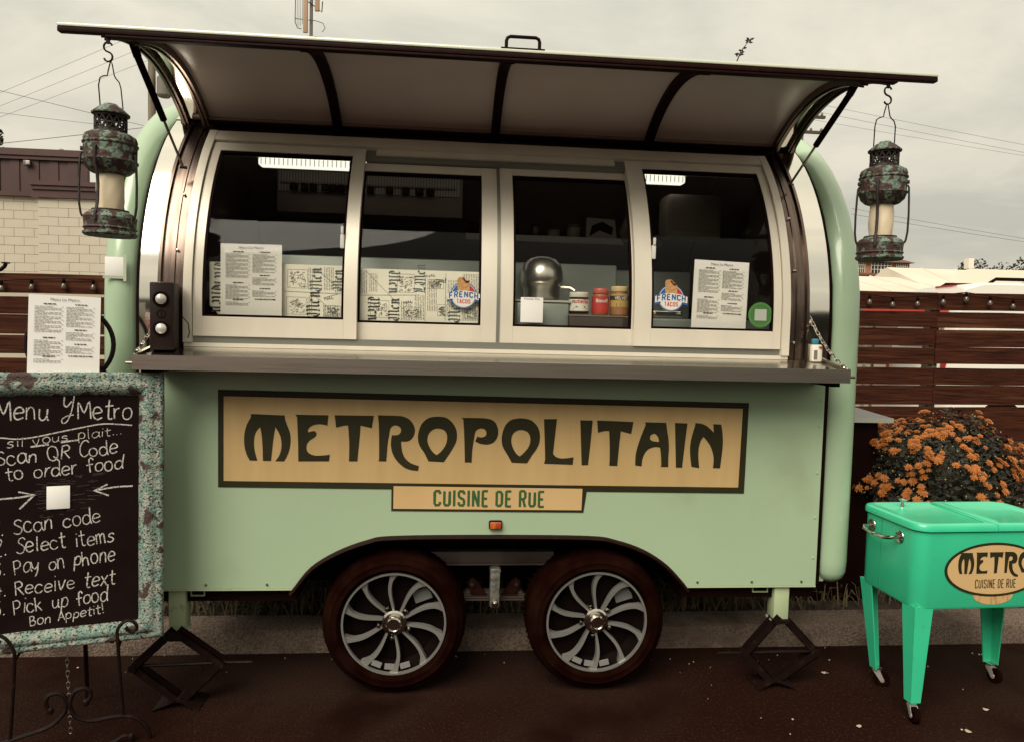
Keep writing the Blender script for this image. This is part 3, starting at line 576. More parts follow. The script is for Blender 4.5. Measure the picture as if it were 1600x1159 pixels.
# ------------------------------------------------------------------ sign on the body panel
LET = [('M', [[(0.4096, 1.259), (0.5518, 1.255), (0.5536, 1.2351), (0.5568, 1.227), (0.5605, 1.2173), (0.5641, 1.2078), (0.5677, 1.1985), (0.5714, 1.1888), (0.5742, 1.179), (0.576, 1.1687), (0.5771, 1.1578), (0.5775, 1.1471), (0.5773, 1.1366), (0.5763, 1.1258), (0.5746, 1.1152), (0.5721, 1.1045), (0.5688, 1.0935), (0.565, 1.0831), (0.5604, 1.073), (0.5551, 1.063), (0.5506, 1.0545), (0.5132, 1.0548), (0.5175, 1.0603), (0.5226, 1.0669), (0.5271, 1.0741), (0.5308, 1.082), (0.5342, 1.091), (0.5368, 1.1003), (0.5385, 1.1105), (0.5395, 1.1217), (0.5396, 1.1322), (0.5389, 1.1422), (0.5372, 1.1521), (0.535, 1.1611), (0.5322, 1.1693), (0.5287, 1.177), (0.525, 1.1842), (0.5208, 1.1911), (0.5162, 1.1979), (0.5123, 1.2036), (0.5107, 1.1937), (0.5087, 1.1819), (0.5069, 1.1695), (0.5052, 1.1568), (0.5034, 1.1427), (0.5015, 1.126), (0.4993, 1.1038), (0.4969, 1.0778), (0.4949, 1.0558), (0.4613, 1.056), (0.4606, 1.0758), (0.4599, 1.0991), (0.459, 1.1197), (0.458, 1.1366), (0.4569, 1.152), (0.4554, 1.1659), (0.4533, 1.1795), (0.4507, 1.1924), (0.4485, 1.2034), (0.444, 1.1982), (0.4387, 1.1921), (0.4341, 1.1859), (0.4305, 1.1797), (0.4275, 1.173), (0.4253, 1.1656), (0.4238, 1.1567), (0.4229, 1.1465), (0.4226, 1.1367), (0.4227, 1.1271), (0.4233, 1.1172), (0.4244, 1.1078), (0.426, 1.0985), (0.4282, 1.0891), (0.4304, 1.0804), (0.4327, 1.0719), (0.4353, 1.0637), (0.4375, 1.0567), (0.4053, 1.057), (0.4014, 1.064), (0.3967, 1.0725), (0.3927, 1.0814), (0.3894, 1.0914), (0.3864, 1.1024), (0.3842, 1.1131), (0.3827, 1.1236), (0.3817, 1.1344), (0.3813, 1.1449), (0.3814, 1.1552), (0.3821, 1.1659), (0.3834, 1.1766), (0.3855, 1.1878), (0.3884, 1.1997), (0.3922, 1.2113), (0.3976, 1.2232), (0.4041, 1.2356), (0.4096, 1.246)]]),
       ('E', [[(0.5961, 1.2588), (0.7378, 1.2583), (0.7334, 1.2124), (0.7279, 1.214), (0.7214, 1.216), (0.715, 1.2174), (0.7086, 1.2182), (0.7019, 1.2185), (0.6951, 1.2183), (0.6877, 1.2174), (0.6797, 1.2159), (0.6726, 1.2136), (0.6661, 1.2102), (0.6602, 1.2059), (0.6557, 1.2018), (0.653, 1.1977), (0.6515, 1.1936), (0.6507, 1.1901), (0.6506, 1.1873), (0.6512, 1.1849), (0.6516, 1.1829), (0.6554, 1.1838), (0.66, 1.1849), (0.6643, 1.1859), (0.6686, 1.187), (0.6731, 1.1881), (0.677, 1.1881), (0.6806, 1.1869), (0.6839, 1.1846), (0.6861, 1.1818), (0.6872, 1.1784), (0.6873, 1.1742), (0.6865, 1.1702), (0.6849, 1.1667), (0.6822, 1.1633), (0.6787, 1.16), (0.6736, 1.1567), (0.6674, 1.1533), (0.6618, 1.1496), (0.657, 1.1451), (0.6526, 1.14), (0.6492, 1.1349), (0.647, 1.1298), (0.6456, 1.1244), (0.6451, 1.1189), (0.6452, 1.1126), (0.646, 1.1059), (0.6481, 1.1), (0.6518, 1.095), (0.6568, 1.0906), (0.6624, 1.087), (0.6685, 1.0843), (0.6755, 1.0822), (0.6822, 1.0808), (0.6887, 1.0803), (0.6953, 1.0804), (0.7021, 1.0807), (0.7095, 1.0811), (0.7174, 1.0817), (0.7248, 1.0824), (0.732, 1.0834), (0.7392, 1.0845), (0.7452, 1.0855), (0.7421, 1.0563), (0.6112, 1.0551), (0.6108, 1.0777), (0.6104, 1.1046), (0.6097, 1.133), (0.6084, 1.167), (0.6066, 1.2043), (0.6053, 1.2315), (0.6046, 1.2435), (0.6043, 1.2466), (0.604, 1.2488)]]),
       ('T', [[(0.7647, 1.259), (0.9332, 1.2586), (0.9247, 1.2044), (0.9175, 1.2061), (0.909, 1.2081), (0.9006, 1.21), (0.8922, 1.2117), (0.8834, 1.2134), (0.876, 1.2149), (0.8752, 1.1999), (0.8742, 1.1819), (0.8727, 1.1594), (0.8701, 1.1277), (0.8669, 1.0897), (0.8642, 1.0574), (0.8282, 1.0571), (0.8286, 1.0806), (0.829, 1.1084), (0.8287, 1.1355), (0.8271, 1.1627), (0.8248, 1.1909), (0.8229, 1.2148), (0.8179, 1.2147), (0.8121, 1.2145), (0.8064, 1.214), (0.8008, 1.2127), (0.7951, 1.211), (0.7894, 1.2094), (0.7833, 1.2078), (0.7769, 1.2063), (0.7715, 1.205)]]),
       ('R', [[(0.9515, 1.2615), (0.9805, 1.2612), (1.0145, 1.2608), (1.0406, 1.2601), (1.054, 1.2592), (1.0605, 1.2578), (1.0666, 1.2555), (1.0748, 1.2522), (1.0828, 1.2479), (1.0899, 1.2427), (1.0962, 1.2362), (1.1018, 1.2286), (1.1062, 1.2209), (1.1094, 1.2133), (1.1115, 1.2053), (1.1124, 1.1975), (1.112, 1.1895), (1.1103, 1.1813), (1.1079, 1.1739), (1.1046, 1.1673), (1.1003, 1.1611), (1.0957, 1.1562), (1.0912, 1.1524), (1.0861, 1.1496), (1.0799, 1.1477), (1.0714, 1.1469), (1.0613, 1.1468), (1.0528, 1.1468), (1.0531, 1.1409), (1.0535, 1.1338), (1.0543, 1.1263), (1.0554, 1.1179), (1.0569, 1.1086), (1.059, 1.0998), (1.0619, 1.0917), (1.0654, 1.0836), (1.0695, 1.0764), (1.0744, 1.0699), (1.08, 1.064), (1.0858, 1.0588), (1.0915, 1.0544), (1.0978, 1.0506), (1.1048, 1.0472), (1.1137, 1.044), (1.1237, 1.041), (1.1323, 1.0386), (1.1292, 1.0172), (1.1201, 1.018), (1.1094, 1.019), (1.0995, 1.0205), (1.0904, 1.0227), (1.0815, 1.0255), (1.0732, 1.0292), (1.0652, 1.0341), (1.0572, 1.0402), (1.0498, 1.0467), (1.0425, 1.0539), (1.0353, 1.0619), (1.0292, 1.0701), (1.0239, 1.0785), (1.0194, 1.0874), (1.0157, 1.0964), (1.0129, 1.1061), (1.0109, 1.1164), (1.0095, 1.1258), (1.0088, 1.1339), (1.0088, 1.1416), (1.0092, 1.1493), (1.0101, 1.1578), (1.0114, 1.1669), (1.0125, 1.1745), (1.0171, 1.1743), (1.0225, 1.1741), (1.0275, 1.1741), (1.032, 1.1744), (1.0364, 1.1751), (1.0405, 1.1766), (1.0445, 1.1796), (1.0483, 1.1837), (1.051, 1.1879), (1.0522, 1.1922), (1.0524, 1.1968), (1.0516, 1.2011), (1.0501, 1.2053), (1.0477, 1.2094), (1.0442, 1.2128), (1.0391, 1.2155), (1.0327, 1.2176), (1.0268, 1.2184), (1.0216, 1.2175), (1.0167, 1.2152), (1.0125, 1.2123), (1.0093, 1.2094), (1.0068, 1.2058), (1.0046, 1.2005), (1.0029, 1.1928), (1.0016, 1.183), (1.0002, 1.1726), (0.9985, 1.1631), (0.9967, 1.1525), (0.9949, 1.1374), (0.9931, 1.1133), (0.9911, 1.0834), (0.9895, 1.0579), (0.9558, 1.0588), (0.9586, 1.0665), (0.9582, 1.098), (0.9577, 1.1349), (0.9571, 1.1662), (0.9564, 1.1894), (0.9556, 1.2087), (0.9549, 1.2247)]]),
       ('O', [[(1.2144, 1.2592), (1.2245, 1.2589), (1.2353, 1.258), (1.245, 1.2558), (1.2535, 1.2521), (1.2614, 1.2469), (1.2687, 1.2408), (1.2758, 1.2336), (1.2826, 1.225), (1.2881, 1.216), (1.2923, 1.2063), (1.2955, 1.1957), (1.2973, 1.1851), (1.2978, 1.1744), (1.2971, 1.1632), (1.2953, 1.1526), (1.2922, 1.1427), (1.2878, 1.1328), (1.2827, 1.1229), (1.2768, 1.1123), (1.2698, 1.101), (1.2629, 1.0901), (1.2557, 1.0788), (1.2481, 1.0671), (1.2416, 1.0573), (1.1745, 1.0602), (1.1686, 1.0718), (1.1616, 1.0855), (1.1549, 1.0979), (1.148, 1.1081), (1.1411, 1.1178), (1.1355, 1.1272), (1.1314, 1.1367), (1.1285, 1.1466), (1.1268, 1.1565), (1.1262, 1.1669), (1.1268, 1.1779), (1.1286, 1.1889), (1.1315, 1.2008), (1.1357, 1.2134), (1.141, 1.2243), (1.1477, 1.2336), (1.1558, 1.2418), (1.1638, 1.2481), (1.1712, 1.2523), (1.1789, 1.2549), (1.1868, 1.2567), (1.1955, 1.2582), (1.2049, 1.259)], [(1.2104, 1.0881), (1.2155, 1.0922), (1.2216, 1.0971), (1.2276, 1.103), (1.234, 1.1105), (1.2407, 1.1194), (1.2461, 1.1284), (1.2499, 1.1376), (1.2527, 1.1474), (1.2543, 1.1565), (1.2548, 1.1653), (1.2541, 1.174), (1.2523, 1.1816), (1.2496, 1.1883), (1.2457, 1.1944), (1.2403, 1.1992), (1.2326, 1.2028), (1.2229, 1.2055), (1.2139, 1.2065), (1.2058, 1.2057), (1.1979, 1.2034), (1.1908, 1.2), (1.1843, 1.1956), (1.1783, 1.1899), (1.1736, 1.1836), (1.1705, 1.1763), (1.1685, 1.168), (1.1677, 1.1599), (1.168, 1.1522), (1.1694, 1.1442), (1.1716, 1.1364), (1.1749, 1.1284), (1.1793, 1.1201), (1.1837, 1.1129), (1.188, 1.1068), (1.1926, 1.1013), (1.1971, 1.0968), (1.2017, 1.0933), (1.2064, 1.0904)]]),
       ('P', [[(1.3151, 1.2553), (1.3435, 1.2554), (1.3768, 1.2556), (1.4031, 1.2554), (1.4183, 1.2549), (1.4277, 1.254), (1.4355, 1.2526), (1.4434, 1.2507), (1.4503, 1.2483), (1.4563, 1.2449), (1.462, 1.2405), (1.4672, 1.235), (1.4714, 1.2288), (1.4749, 1.2216), (1.4776, 1.2133), (1.4794, 1.2052), (1.4802, 1.1973), (1.48, 1.1891), (1.4791, 1.1815), (1.4774, 1.1741), (1.4748, 1.1669), (1.4716, 1.1606), (1.4676, 1.1549), (1.4628, 1.1498), (1.4572, 1.1456), (1.4503, 1.1422), (1.4424, 1.1395), (1.4352, 1.1379), (1.4291, 1.1374), (1.4233, 1.1378), (1.4175, 1.1386), (1.4113, 1.1393), (1.4047, 1.1403), (1.3983, 1.1419), (1.3916, 1.1447), (1.3848, 1.1482), (1.379, 1.1512), (1.3879, 1.1738), (1.3912, 1.1722), (1.3951, 1.1704), (1.3991, 1.1692), (1.4034, 1.169), (1.4081, 1.1693), (1.4124, 1.1703), (1.4166, 1.1717), (1.4208, 1.1737), (1.424, 1.1763), (1.4263, 1.1798), (1.4277, 1.184), (1.4282, 1.1882), (1.4275, 1.1928), (1.4257, 1.1976), (1.4234, 1.2015), (1.4206, 1.2044), (1.417, 1.2067), (1.413, 1.2082), (1.4084, 1.2091), (1.4033, 1.2093), (1.3983, 1.2086), (1.3932, 1.207), (1.388, 1.2043), (1.3837, 1.201), (1.3808, 1.1974), (1.3786, 1.1928), (1.3767, 1.1861), (1.3749, 1.176), (1.3732, 1.1632), (1.3716, 1.1505), (1.3698, 1.1386), (1.368, 1.126), (1.3666, 1.1119), (1.3658, 1.0941), (1.3653, 1.0738), (1.3649, 1.0566), (1.3349, 1.0569), (1.334, 1.0821), (1.3329, 1.1118), (1.3316, 1.1412), (1.3298, 1.1726), (1.3276, 1.2056), (1.3259, 1.2298), (1.3248, 1.2415), (1.3241, 1.2457), (1.3234, 1.2489)]]),
       ('O', [[(1.5833, 1.2571), (1.5937, 1.2564), (1.6047, 1.2549), (1.6146, 1.2525), (1.6233, 1.2494), (1.6314, 1.2454), (1.6388, 1.24), (1.6461, 1.2329), (1.6532, 1.2242), (1.6588, 1.215), (1.6629, 1.2053), (1.6658, 1.1947), (1.6674, 1.1838), (1.6679, 1.1721), (1.6671, 1.1595), (1.6651, 1.1479), (1.662, 1.1375), (1.6575, 1.1274), (1.6525, 1.1179), (1.6469, 1.109), (1.6404, 1.1002), (1.6339, 1.0908), (1.6267, 1.0792), (1.619, 1.0662), (1.6124, 1.0553), (1.5439, 1.0576), (1.5372, 1.0694), (1.5294, 1.0832), (1.5221, 1.0956), (1.5154, 1.106), (1.5087, 1.1158), (1.5036, 1.1252), (1.5003, 1.135), (1.4981, 1.1451), (1.497, 1.1549), (1.4964, 1.1645), (1.4968, 1.1743), (1.4983, 1.1847), (1.5011, 1.1969), (1.5051, 1.2103), (1.5101, 1.2219), (1.5164, 1.2314), (1.5241, 1.2397), (1.5317, 1.246), (1.5392, 1.2501), (1.547, 1.2526), (1.5552, 1.2543), (1.564, 1.2559), (1.5736, 1.2569)], [(1.5797, 1.0858), (1.5851, 1.0905), (1.5915, 1.0961), (1.5978, 1.1024), (1.6043, 1.1097), (1.6111, 1.1181), (1.6165, 1.1265), (1.6204, 1.1348), (1.6232, 1.1435), (1.6248, 1.1519), (1.6252, 1.1605), (1.6244, 1.1694), (1.6226, 1.1773), (1.6198, 1.1845), (1.6157, 1.1912), (1.6102, 1.1965), (1.6022, 1.2006), (1.5924, 1.2035), (1.5832, 1.2048), (1.5749, 1.2043), (1.5667, 1.2021), (1.5596, 1.1988), (1.5534, 1.1944), (1.5478, 1.1887), (1.5437, 1.1823), (1.5411, 1.1749), (1.5397, 1.1665), (1.5393, 1.1584), (1.5397, 1.1505), (1.5412, 1.1425), (1.5434, 1.1346), (1.5465, 1.1265), (1.5504, 1.1182), (1.5544, 1.1109), (1.5584, 1.1047), (1.5626, 1.0991), (1.5667, 1.0946), (1.5712, 1.091), (1.5758, 1.0881)]]),
       ('L', [[(1.6837, 1.2547), (1.7422, 1.2558), (1.7404, 1.235), (1.7381, 1.2102), (1.7359, 1.1846), (1.7335, 1.1563), (1.731, 1.1254), (1.7288, 1.0992), (1.7324, 1.095), (1.7367, 1.09), (1.7418, 1.0858), (1.7481, 1.0828), (1.7555, 1.0804), (1.763, 1.0788), (1.7703, 1.0782), (1.7782, 1.0784), (1.7871, 1.0791), (1.7984, 1.0805), (1.8114, 1.0825), (1.8225, 1.0842), (1.8193, 1.0505), (1.6902, 1.0541), (1.6941, 1.0734), (1.6932, 1.0936), (1.6921, 1.1177), (1.6906, 1.1452), (1.6885, 1.1802), (1.6859, 1.2205)]]),
       ('I', [[(1.8486, 1.2519), (1.9041, 1.2515), (1.903, 1.2313), (1.9017, 1.2071), (1.8998, 1.1776), (1.8967, 1.1375), (1.8927, 1.0899), (1.8894, 1.0493), (1.8606, 1.049), (1.8588, 1.0783), (1.8566, 1.1128), (1.8545, 1.1471), (1.8525, 1.1827), (1.8504, 1.2202)]]),
       ('T', [[(1.9246, 1.2521), (2.0915, 1.2478), (2.0825, 1.1931), (2.0753, 1.1948), (2.0667, 1.1969), (2.0585, 1.1989), (2.0502, 1.2009), (2.0417, 1.2031), (2.0345, 1.2049), (2.0331, 1.1898), (2.0315, 1.1717), (2.0297, 1.1491), (2.0277, 1.1174), (2.0254, 1.0794), (2.0235, 1.0471), (1.9875, 1.0477), (1.9875, 1.0684), (1.9875, 1.0929), (1.9869, 1.1184), (1.9855, 1.147), (1.9834, 1.1781), (1.9816, 1.2045), (1.9774, 1.2048), (1.9723, 1.205), (1.967, 1.2049), (1.9613, 1.2044), (1.955, 1.2035), (1.9489, 1.2023), (1.9427, 1.2006), (1.9363, 1.1985), (1.9309, 1.1967)]]),
       ('A', [[(2.1462, 1.2471), (2.2423, 1.246), (2.2445, 1.2339), (2.247, 1.2196), (2.2494, 1.2061), (2.2517, 1.1941), (2.2541, 1.1821), (2.256, 1.1698), (2.2577, 1.156), (2.2591, 1.1412), (2.2598, 1.1274), (2.2597, 1.1152), (2.2589, 1.1035), (2.2585, 1.0908), (2.2587, 1.0754), (2.2592, 1.0582), (2.2597, 1.0437), (2.2242, 1.0443), (2.2277, 1.0479), (2.2268, 1.063), (2.2257, 1.0807), (2.2243, 1.0966), (2.2226, 1.11), (2.2206, 1.1225), (2.219, 1.133), (2.2127, 1.1338), (2.2052, 1.1346), (2.1983, 1.1349), (2.192, 1.1343), (2.1858, 1.1331), (2.18, 1.1314), (2.1742, 1.1293), (2.1685, 1.1267), (2.1634, 1.1233), (2.1587, 1.1192), (2.1542, 1.1142), (2.1501, 1.108), (2.1459, 1.1001), (2.1419, 1.0906), (2.1389, 1.0806), (2.1374, 1.0693), (2.1368, 1.0568), (2.1364, 1.0463), (2.1069, 1.0499), (2.1065, 1.062), (2.1061, 1.0762), (2.1064, 1.0894), (2.1074, 1.1006), (2.109, 1.1115), (2.1113, 1.1227), (2.1144, 1.1354), (2.1182, 1.1492), (2.1221, 1.1622), (2.1261, 1.1745), (2.1303, 1.1868), (2.1346, 1.1986), (2.1391, 1.2108), (2.1439, 1.2231), (2.148, 1.2335)], [(2.1883, 1.1957), (2.1922, 1.195), (2.1958, 1.1931), (2.1993, 1.1904), (2.2027, 1.1867), (2.2062, 1.1819), (2.209, 1.1768), (2.2109, 1.1709), (2.2122, 1.1643), (2.2134, 1.1587), (2.2085, 1.1589), (2.2028, 1.159), (2.1973, 1.1594), (2.192, 1.16), (2.1866, 1.1608), (2.1819, 1.162), (2.1779, 1.1638), (2.1743, 1.1661), (2.1718, 1.1688), (2.1704, 1.172), (2.17, 1.1758), (2.1702, 1.1794), (2.1709, 1.1831), (2.1723, 1.1869), (2.1747, 1.19), (2.1786, 1.1927), (2.1837, 1.1948)]]),
       ('I', [[(2.2842, 1.246), (2.3414, 1.2443), (2.3398, 1.2265), (2.3379, 1.2051), (2.3354, 1.1768), (2.332, 1.1352), (2.3278, 1.0844), (2.3242, 1.0411), (2.296, 1.0418), (2.2946, 1.0642), (2.2931, 1.0908), (2.2913, 1.1216), (2.289, 1.1612), (2.2864, 1.207)]]),
       ('N', [[(2.3791, 1.2464), (2.3866, 1.246), (2.3956, 1.2456), (2.4039, 1.2446), (2.4115, 1.2428), (2.419, 1.2403), (2.426, 1.2373), (2.4324, 1.2335), (2.4387, 1.229), (2.4452, 1.2238), (2.4526, 1.2174), (2.4605, 1.21), (2.4672, 1.2037), (2.463, 1.2429), (2.5005, 1.2413), (2.5029, 1.228), (2.5058, 1.2123), (2.508, 1.1972), (2.5096, 1.183), (2.5107, 1.1685), (2.5112, 1.1545), (2.5111, 1.1414), (2.5104, 1.1279), (2.5093, 1.1116), (2.5074, 1.0891), (2.5051, 1.0625), (2.503, 1.0399), (2.4701, 1.0408), (2.4708, 1.0522), (2.4716, 1.0656), (2.4717, 1.0776), (2.471, 1.0871), (2.4696, 1.0959), (2.4674, 1.1051), (2.4641, 1.1161), (2.4597, 1.128), (2.455, 1.1386), (2.45, 1.1474), (2.4443, 1.1554), (2.4384, 1.1628), (2.4319, 1.1703), (2.4249, 1.1777), (2.4189, 1.1839), (2.4153, 1.1788), (2.411, 1.1728), (2.4072, 1.1655), (2.404, 1.1568), (2.4012, 1.1464), (2.3992, 1.1349), (2.3982, 1.1221), (2.3979, 1.1074), (2.3985, 1.0922), (2.4001, 1.075), (2.4026, 1.0562), (2.4047, 1.0403), (2.3687, 1.0461), (2.3667, 1.057), (2.3645, 1.0699), (2.3625, 1.0827), (2.3609, 1.0959), (2.3595, 1.1098), (2.3587, 1.1223), (2.3585, 1.1328), (2.3588, 1.1426), (2.3597, 1.1528), (2.3612, 1.1643), (2.3633, 1.1768), (2.3659, 1.1894), (2.3694, 1.203), (2.3736, 1.2175), (2.3767, 1.229), (2.3781, 1.2366), (2.3786, 1.242)]])]
sg = MB()
ob = [(.271, 1.3614), (2.6282, 1.3415), (2.623, .9229), (1.888, .9275), (1.8755, .8315), (1.0145, .8362), (1.0140, .9335), (.2716, .9387)]
sign = part('sign', MB().prism([ob], lambda u, v, w: (u, w, v), -.003, -.0002), OLIVE, TR)
part('sign_face', MB().prism([[(.295, 1.3330), (2.5995, 1.3150), (2.5933, .9510), (.2957, .9660)]], lambda u, v, w: (u, w, v), -.0050, -.0032), TAN, sign)
part('sign_face', MB().prism([[(1.0235, .9475), (1.868, .9405), (1.866, .8425), (1.0235, .8465)]], lambda u, v, w: (u, w, v), -.0050, -.0032), TAN2, sign)
for name, loops in LET:
    part('letter', MB().prism(loops, lambda u, v, w: (u, w, v), -.0070, -.0052), OLIVE, sign)
# condensed capitals drawn as strokes of even width
def seg_letter(ch):
    A = {'C': [[(1, .78), (1, .9), (.8, 1), (.2, 1), (0, .9), (0, .1), (.2, 0), (.8, 0), (1, .1), (1, .24)]], 'U': [[(0, 1), (0, .1), (.2, 0), (.8, 0), (1, .1), (1, 1)]],
         'I': [[(0, 1), (0, 0)]], 'S': [[(1, .78), (1, .9), (.8, 1), (.2, 1), (0, .9), (0, .68), (.15, .57), (.85, .43), (1, .32), (1, .1), (.8, 0), (.2, 0), (0, .1), (0, .24)]],
         'N': [[(0, 0), (0, 1)], [(0.02, .95), (.98, .05)], [(1, 0), (1, 1)]], 'E': [[(0, 0), (0, 1)], [(0, .97), (.95, .97)], [(0, .5), (.8, .5)], [(0, .03), (.95, .03)]],
         'D': [[(0, 0), (0, 1)], [(0, 1), (.7, 1), (1, .85), (1, .15), (.7, 0), (0, 0)]], 'R': [[(0, 0), (0, 1)], [(0, 1), (.75, 1), (1, .88), (1, .62), (.75, .5), (0, .5)], [(.55, .5), (1, 0)]],
         'T': [[(.5, 0), (.5, 1)], [(0, .97), (1, .97)]], 'A': [[(0, 0), (.42, 1)], [(.58, 1), (1, 0)], [(.2, .3), (.8, .3)]], 'O': [[(0, .1), (0, .9), (.2, 1), (.8, 1), (1, .9), (1, .1), (.8, 0), (.2, 0), (0, .1)]],
         'F': [[(0, 0), (0, 1)], [(0, .97), (.95, .97)], [(0, .5), (.8, .5)]], 'H': [[(0, 0), (0, 1)], [(1, 0), (1, 1)], [(0, .5), (1, .5)]]}
    return A[ch]
def ribbon(mb, pts, wd, fn, w, n2=None):
    P = [Vector((p[0], p[1])) for p in pts]; L = []; Rr = []
    for i, p in enumerate(P):
        a = P[max(i-1, 0)]; b = P[min(i+1, len(P)-1)]; d = (b-a); d = d.normalized() if d.length > 1e-9 else Vector((1, 0)); nn = Vector((-d.y, d.x))
        k = 1.0
        if 0 < i < len(P)-1:
            d1 = (p-a).normalized(); k = 1/max(.6, abs(d1.dot(d)))
        L.append(p+nn*wd/2*k); Rr.append(p-nn*wd/2*k)
    vs = [fn(q.x, q.y, w) for q in L]+[fn(q.x, q.y, w) for q in Rr]; n = len(P)
    mb.add(vs, [(i, i+1, n+i+1, n+i) for i in range(n-1)])
def caps(mb, txt, x, y, h, width, fn, w, tk=.2, gap=.45, space=.75):
    """single-weight condensed capitals: stroke tk and gaps are in letter widths"""
    units = sum((.38 if c == 'I' else space if c == ' ' else 1.0) for c in txt)+gap*sum(1 for c in txt[:-1] if c != ' ')
    lw = width/units; cx_ = x; out = []
    for c in txt:
        if c == ' ': cx_ += lw*space; continue
        wd = lw*(.38 if c == 'I' else 1.0); st = lw*tk; k = 0
        m = MB() if mb is None else mb
        for s_ in seg_letter(c):
            ribbon(m, [(cx_+(wd/2 if c == 'I' else st/2+p[0]*(wd-st)), y+st*.4+p[1]*(h-st*.8) if c in 'CUSOD' else y+p[1]*h) for p in s_], st, fn, w+k*.00012); k += 1
        if mb is None: out.append(m)
        cx_ += wd+lw*gap
    return out
for m in caps(None, 'CUISINE DE RUE', 1.199, .8590, .0725, .502, lambda u, v, w: (u, -.0052-w, v-(u-1.199)*.0075), .0, .33, .22, .55): part('letter', m, GREENT, sign)

# ------------------------------------------------------------------ inside the trailer
iw = MB(); ipf = [(.07, .9), (.07, 1.72)]+[(RP-(RP-.07)*math.cos(math.pi*i/24), ZC+(RP-.07)*math.sin(math.pi*i/24)) for i in range(1, 24)]+[(2.13, 1.72), (2.13, .9)]
for xa_, xb_ in ((-.07, -.05), (3.0, 3.015)): iw.prism([ipf], lambda u, v, w: (w, u, v), xa_, xb_)
iw.box(-.05, 3.0, 2.12, 2.15, .9, 2.2); iw.box(-.05, 3.0, .06, 2.12, .88, .9); iw.box(-.05, 3.0, .05, .075, .9, 1.55)
rows = []
for i in range(21):
    a = R(55)+R(125)*i/20; rows.append([(-.05, RP-(RP-.06)*math.cos(a), ZC+(RP-.06)*math.sin(a)), (3.0, RP-(RP-.06)*math.cos(a), ZC+(RP-.06)*math.sin(a))])
iw.grid(rows); part('interior_lining', iw, INT, TR)
rb = MB()
for i in range(64):
    x = .25+i*.0165; rb.box(x, x+.010, 1.195, 1.203, 2.42, 2.535)
part('ribbed_panel', rb, INTR, part('wall_cabinet', MB().box(.24, 1.32, 1.2035, 1.5, 2.30, 2.545), INT, TR))
lt = part('ceiling_light', MB().box(.19, 2.60, .93, 1.0, 2.549, 2.572), PWHITE, TR)
ld = MB(); ld.box(.20, 2.59, .925, 1.005, 2.506, 2.548, bev=.010); part('diffuser', ld, LED, lt)
for i in range(110): pass
rr = MB()
for i in range(100):
    x = .215+i*.0238; rr.box(x, x+.0035, .9235, .9249, 2.509, 2.545)
part('diffuser_rib', rr, mat('diffuser_rib', (.42, .38, .30), .5), lt)
part('interior_shelf', MB().box(1.35, 2.62, 1.45, 1.68, 2.205, 2.245), INTR, TR)
part('spice_rail', MB().box(.26, 1.28, 1.178, 1.19, 2.462, 2.472), INT, TR)
part('prep_counter', MB().box(.30, 2.10, .46, 1.05, 1.0, 1.985, bev=.01), PREP, TR)
part('prep_cabinet', MB().box(2.14, 2.98, .30, .75, 1.0, 1.72, bev=.01), PREP, TR); part('sky_reflection_block', MB().box(2.12, 2.60, .80, 1.05, 1.0, 1.99, bev=.01), PREP, TR)  # last box is added: its grey front imitates the sky band mirrored in the pane
for x in (.34, .40, .45, .52, .565, .61, .66, .78, .89, .985, 1.065, 1.13):
    t = part('spice_jar', MB().lathe([(.020, 0), (.022, .004), (.022, .036), (.019, .040), (.0005, .041)], n=10), BLACK); t.location = (x, 1.178, 2.421)
    tag(t, 'small dark spice jar hanging under the rail at the back wall', 'jar', 'spice jars on the back wall rail')
acx = thing('air_conditioner', 'white wall air conditioner high behind the rightmost window', 'air conditioner', (2.66, 1.05, 2.19))
part('cabinet', MB().box(2.50, 2.84, .98, 1.16, 2.20, 2.46, bev=.035), INTR, acx); part('louvre', MB().box(2.52, 2.82, .955, .979, 2.205, 2.235, bev=.006), INTR, acx)
def jar(name, label, x, y, z, r, h, glassm, lidm, labm=None, lidh=.22, fn=None, group=None, l0=.12, l1=.66):
    t = thing(name, label, 'jar', (x, y, z), group); hb = h*(1-lidh)
    part('jar_body', MB().lathe([(r*.9, 0), (r, .006), (r, hb*.86), (r*.86, hb*.97), (r*.86, hb)], n=20), glassm, t, local=True)
    part('lid', MB().lathe([(r*.93, hb+.0005), (r*.95, hb+.002), (r*.95, h-.003), (r*.9, h), (.0005, h+.0005)], n=20), lidm, t, local=True)
    if labm:
        lb = part('label', MB().lathe([(r+.0008, h*l0), (r+.0008, h*l1)], n=32, caps=False), labm, t, local=True)
        if fn: fn(lb, r)
    return t
def on_jar(r): return lambda u, v, w: ((r+.0014+w)*math.sin(u/r), -(r+.0014+w)*math.cos(u/r), v)
def lab_nut(lb, r):
    m = MB(); flat_text(m, text_mb('n', -.040, .047, .013, .011, .02), on_jar(r), .0); part('print', m, INK, lb, local=True)
    m = MB(); flat_text(m, text_mb('utella', -.028, .047, .019, .066, .02), on_jar(r), .0); part('print', m, REDB, lb, local=True)
    m = MB(); m.prism([[(-.035, .018), (-.02, .034), (.015, .036), (.036, .020), (.02, .026), (-.012, .028)]], on_jar(r), 0, .0005, back=False); part('print', m, SPREAD, lb, local=True)
jar('hazelnut_spread_jar', 'squat jar of dark spread with white lid and red and black lettering', 1.850, .13, 1.728, .047, .098, SPREAD, PWHITE, WHITEB, .24, lab_nut)
def lab_bis(lb, r):
    m = MB(); flat_text(m, text_mb('Biscoff', 0, .058, .016, .058, .02, 'CENTER'), on_jar(r), 0); part('print', m, WHITEB, lb, local=True)
    m = MB(); m.prism([[(-.028, .014), (.028, .014), (.036, .045), (0, .052), (-.036, .045)]], on_jar(r), 0, .0004, back=False); part('print', m, mat('deep_red', (.28, .02, .018), .5), lb, local=True)
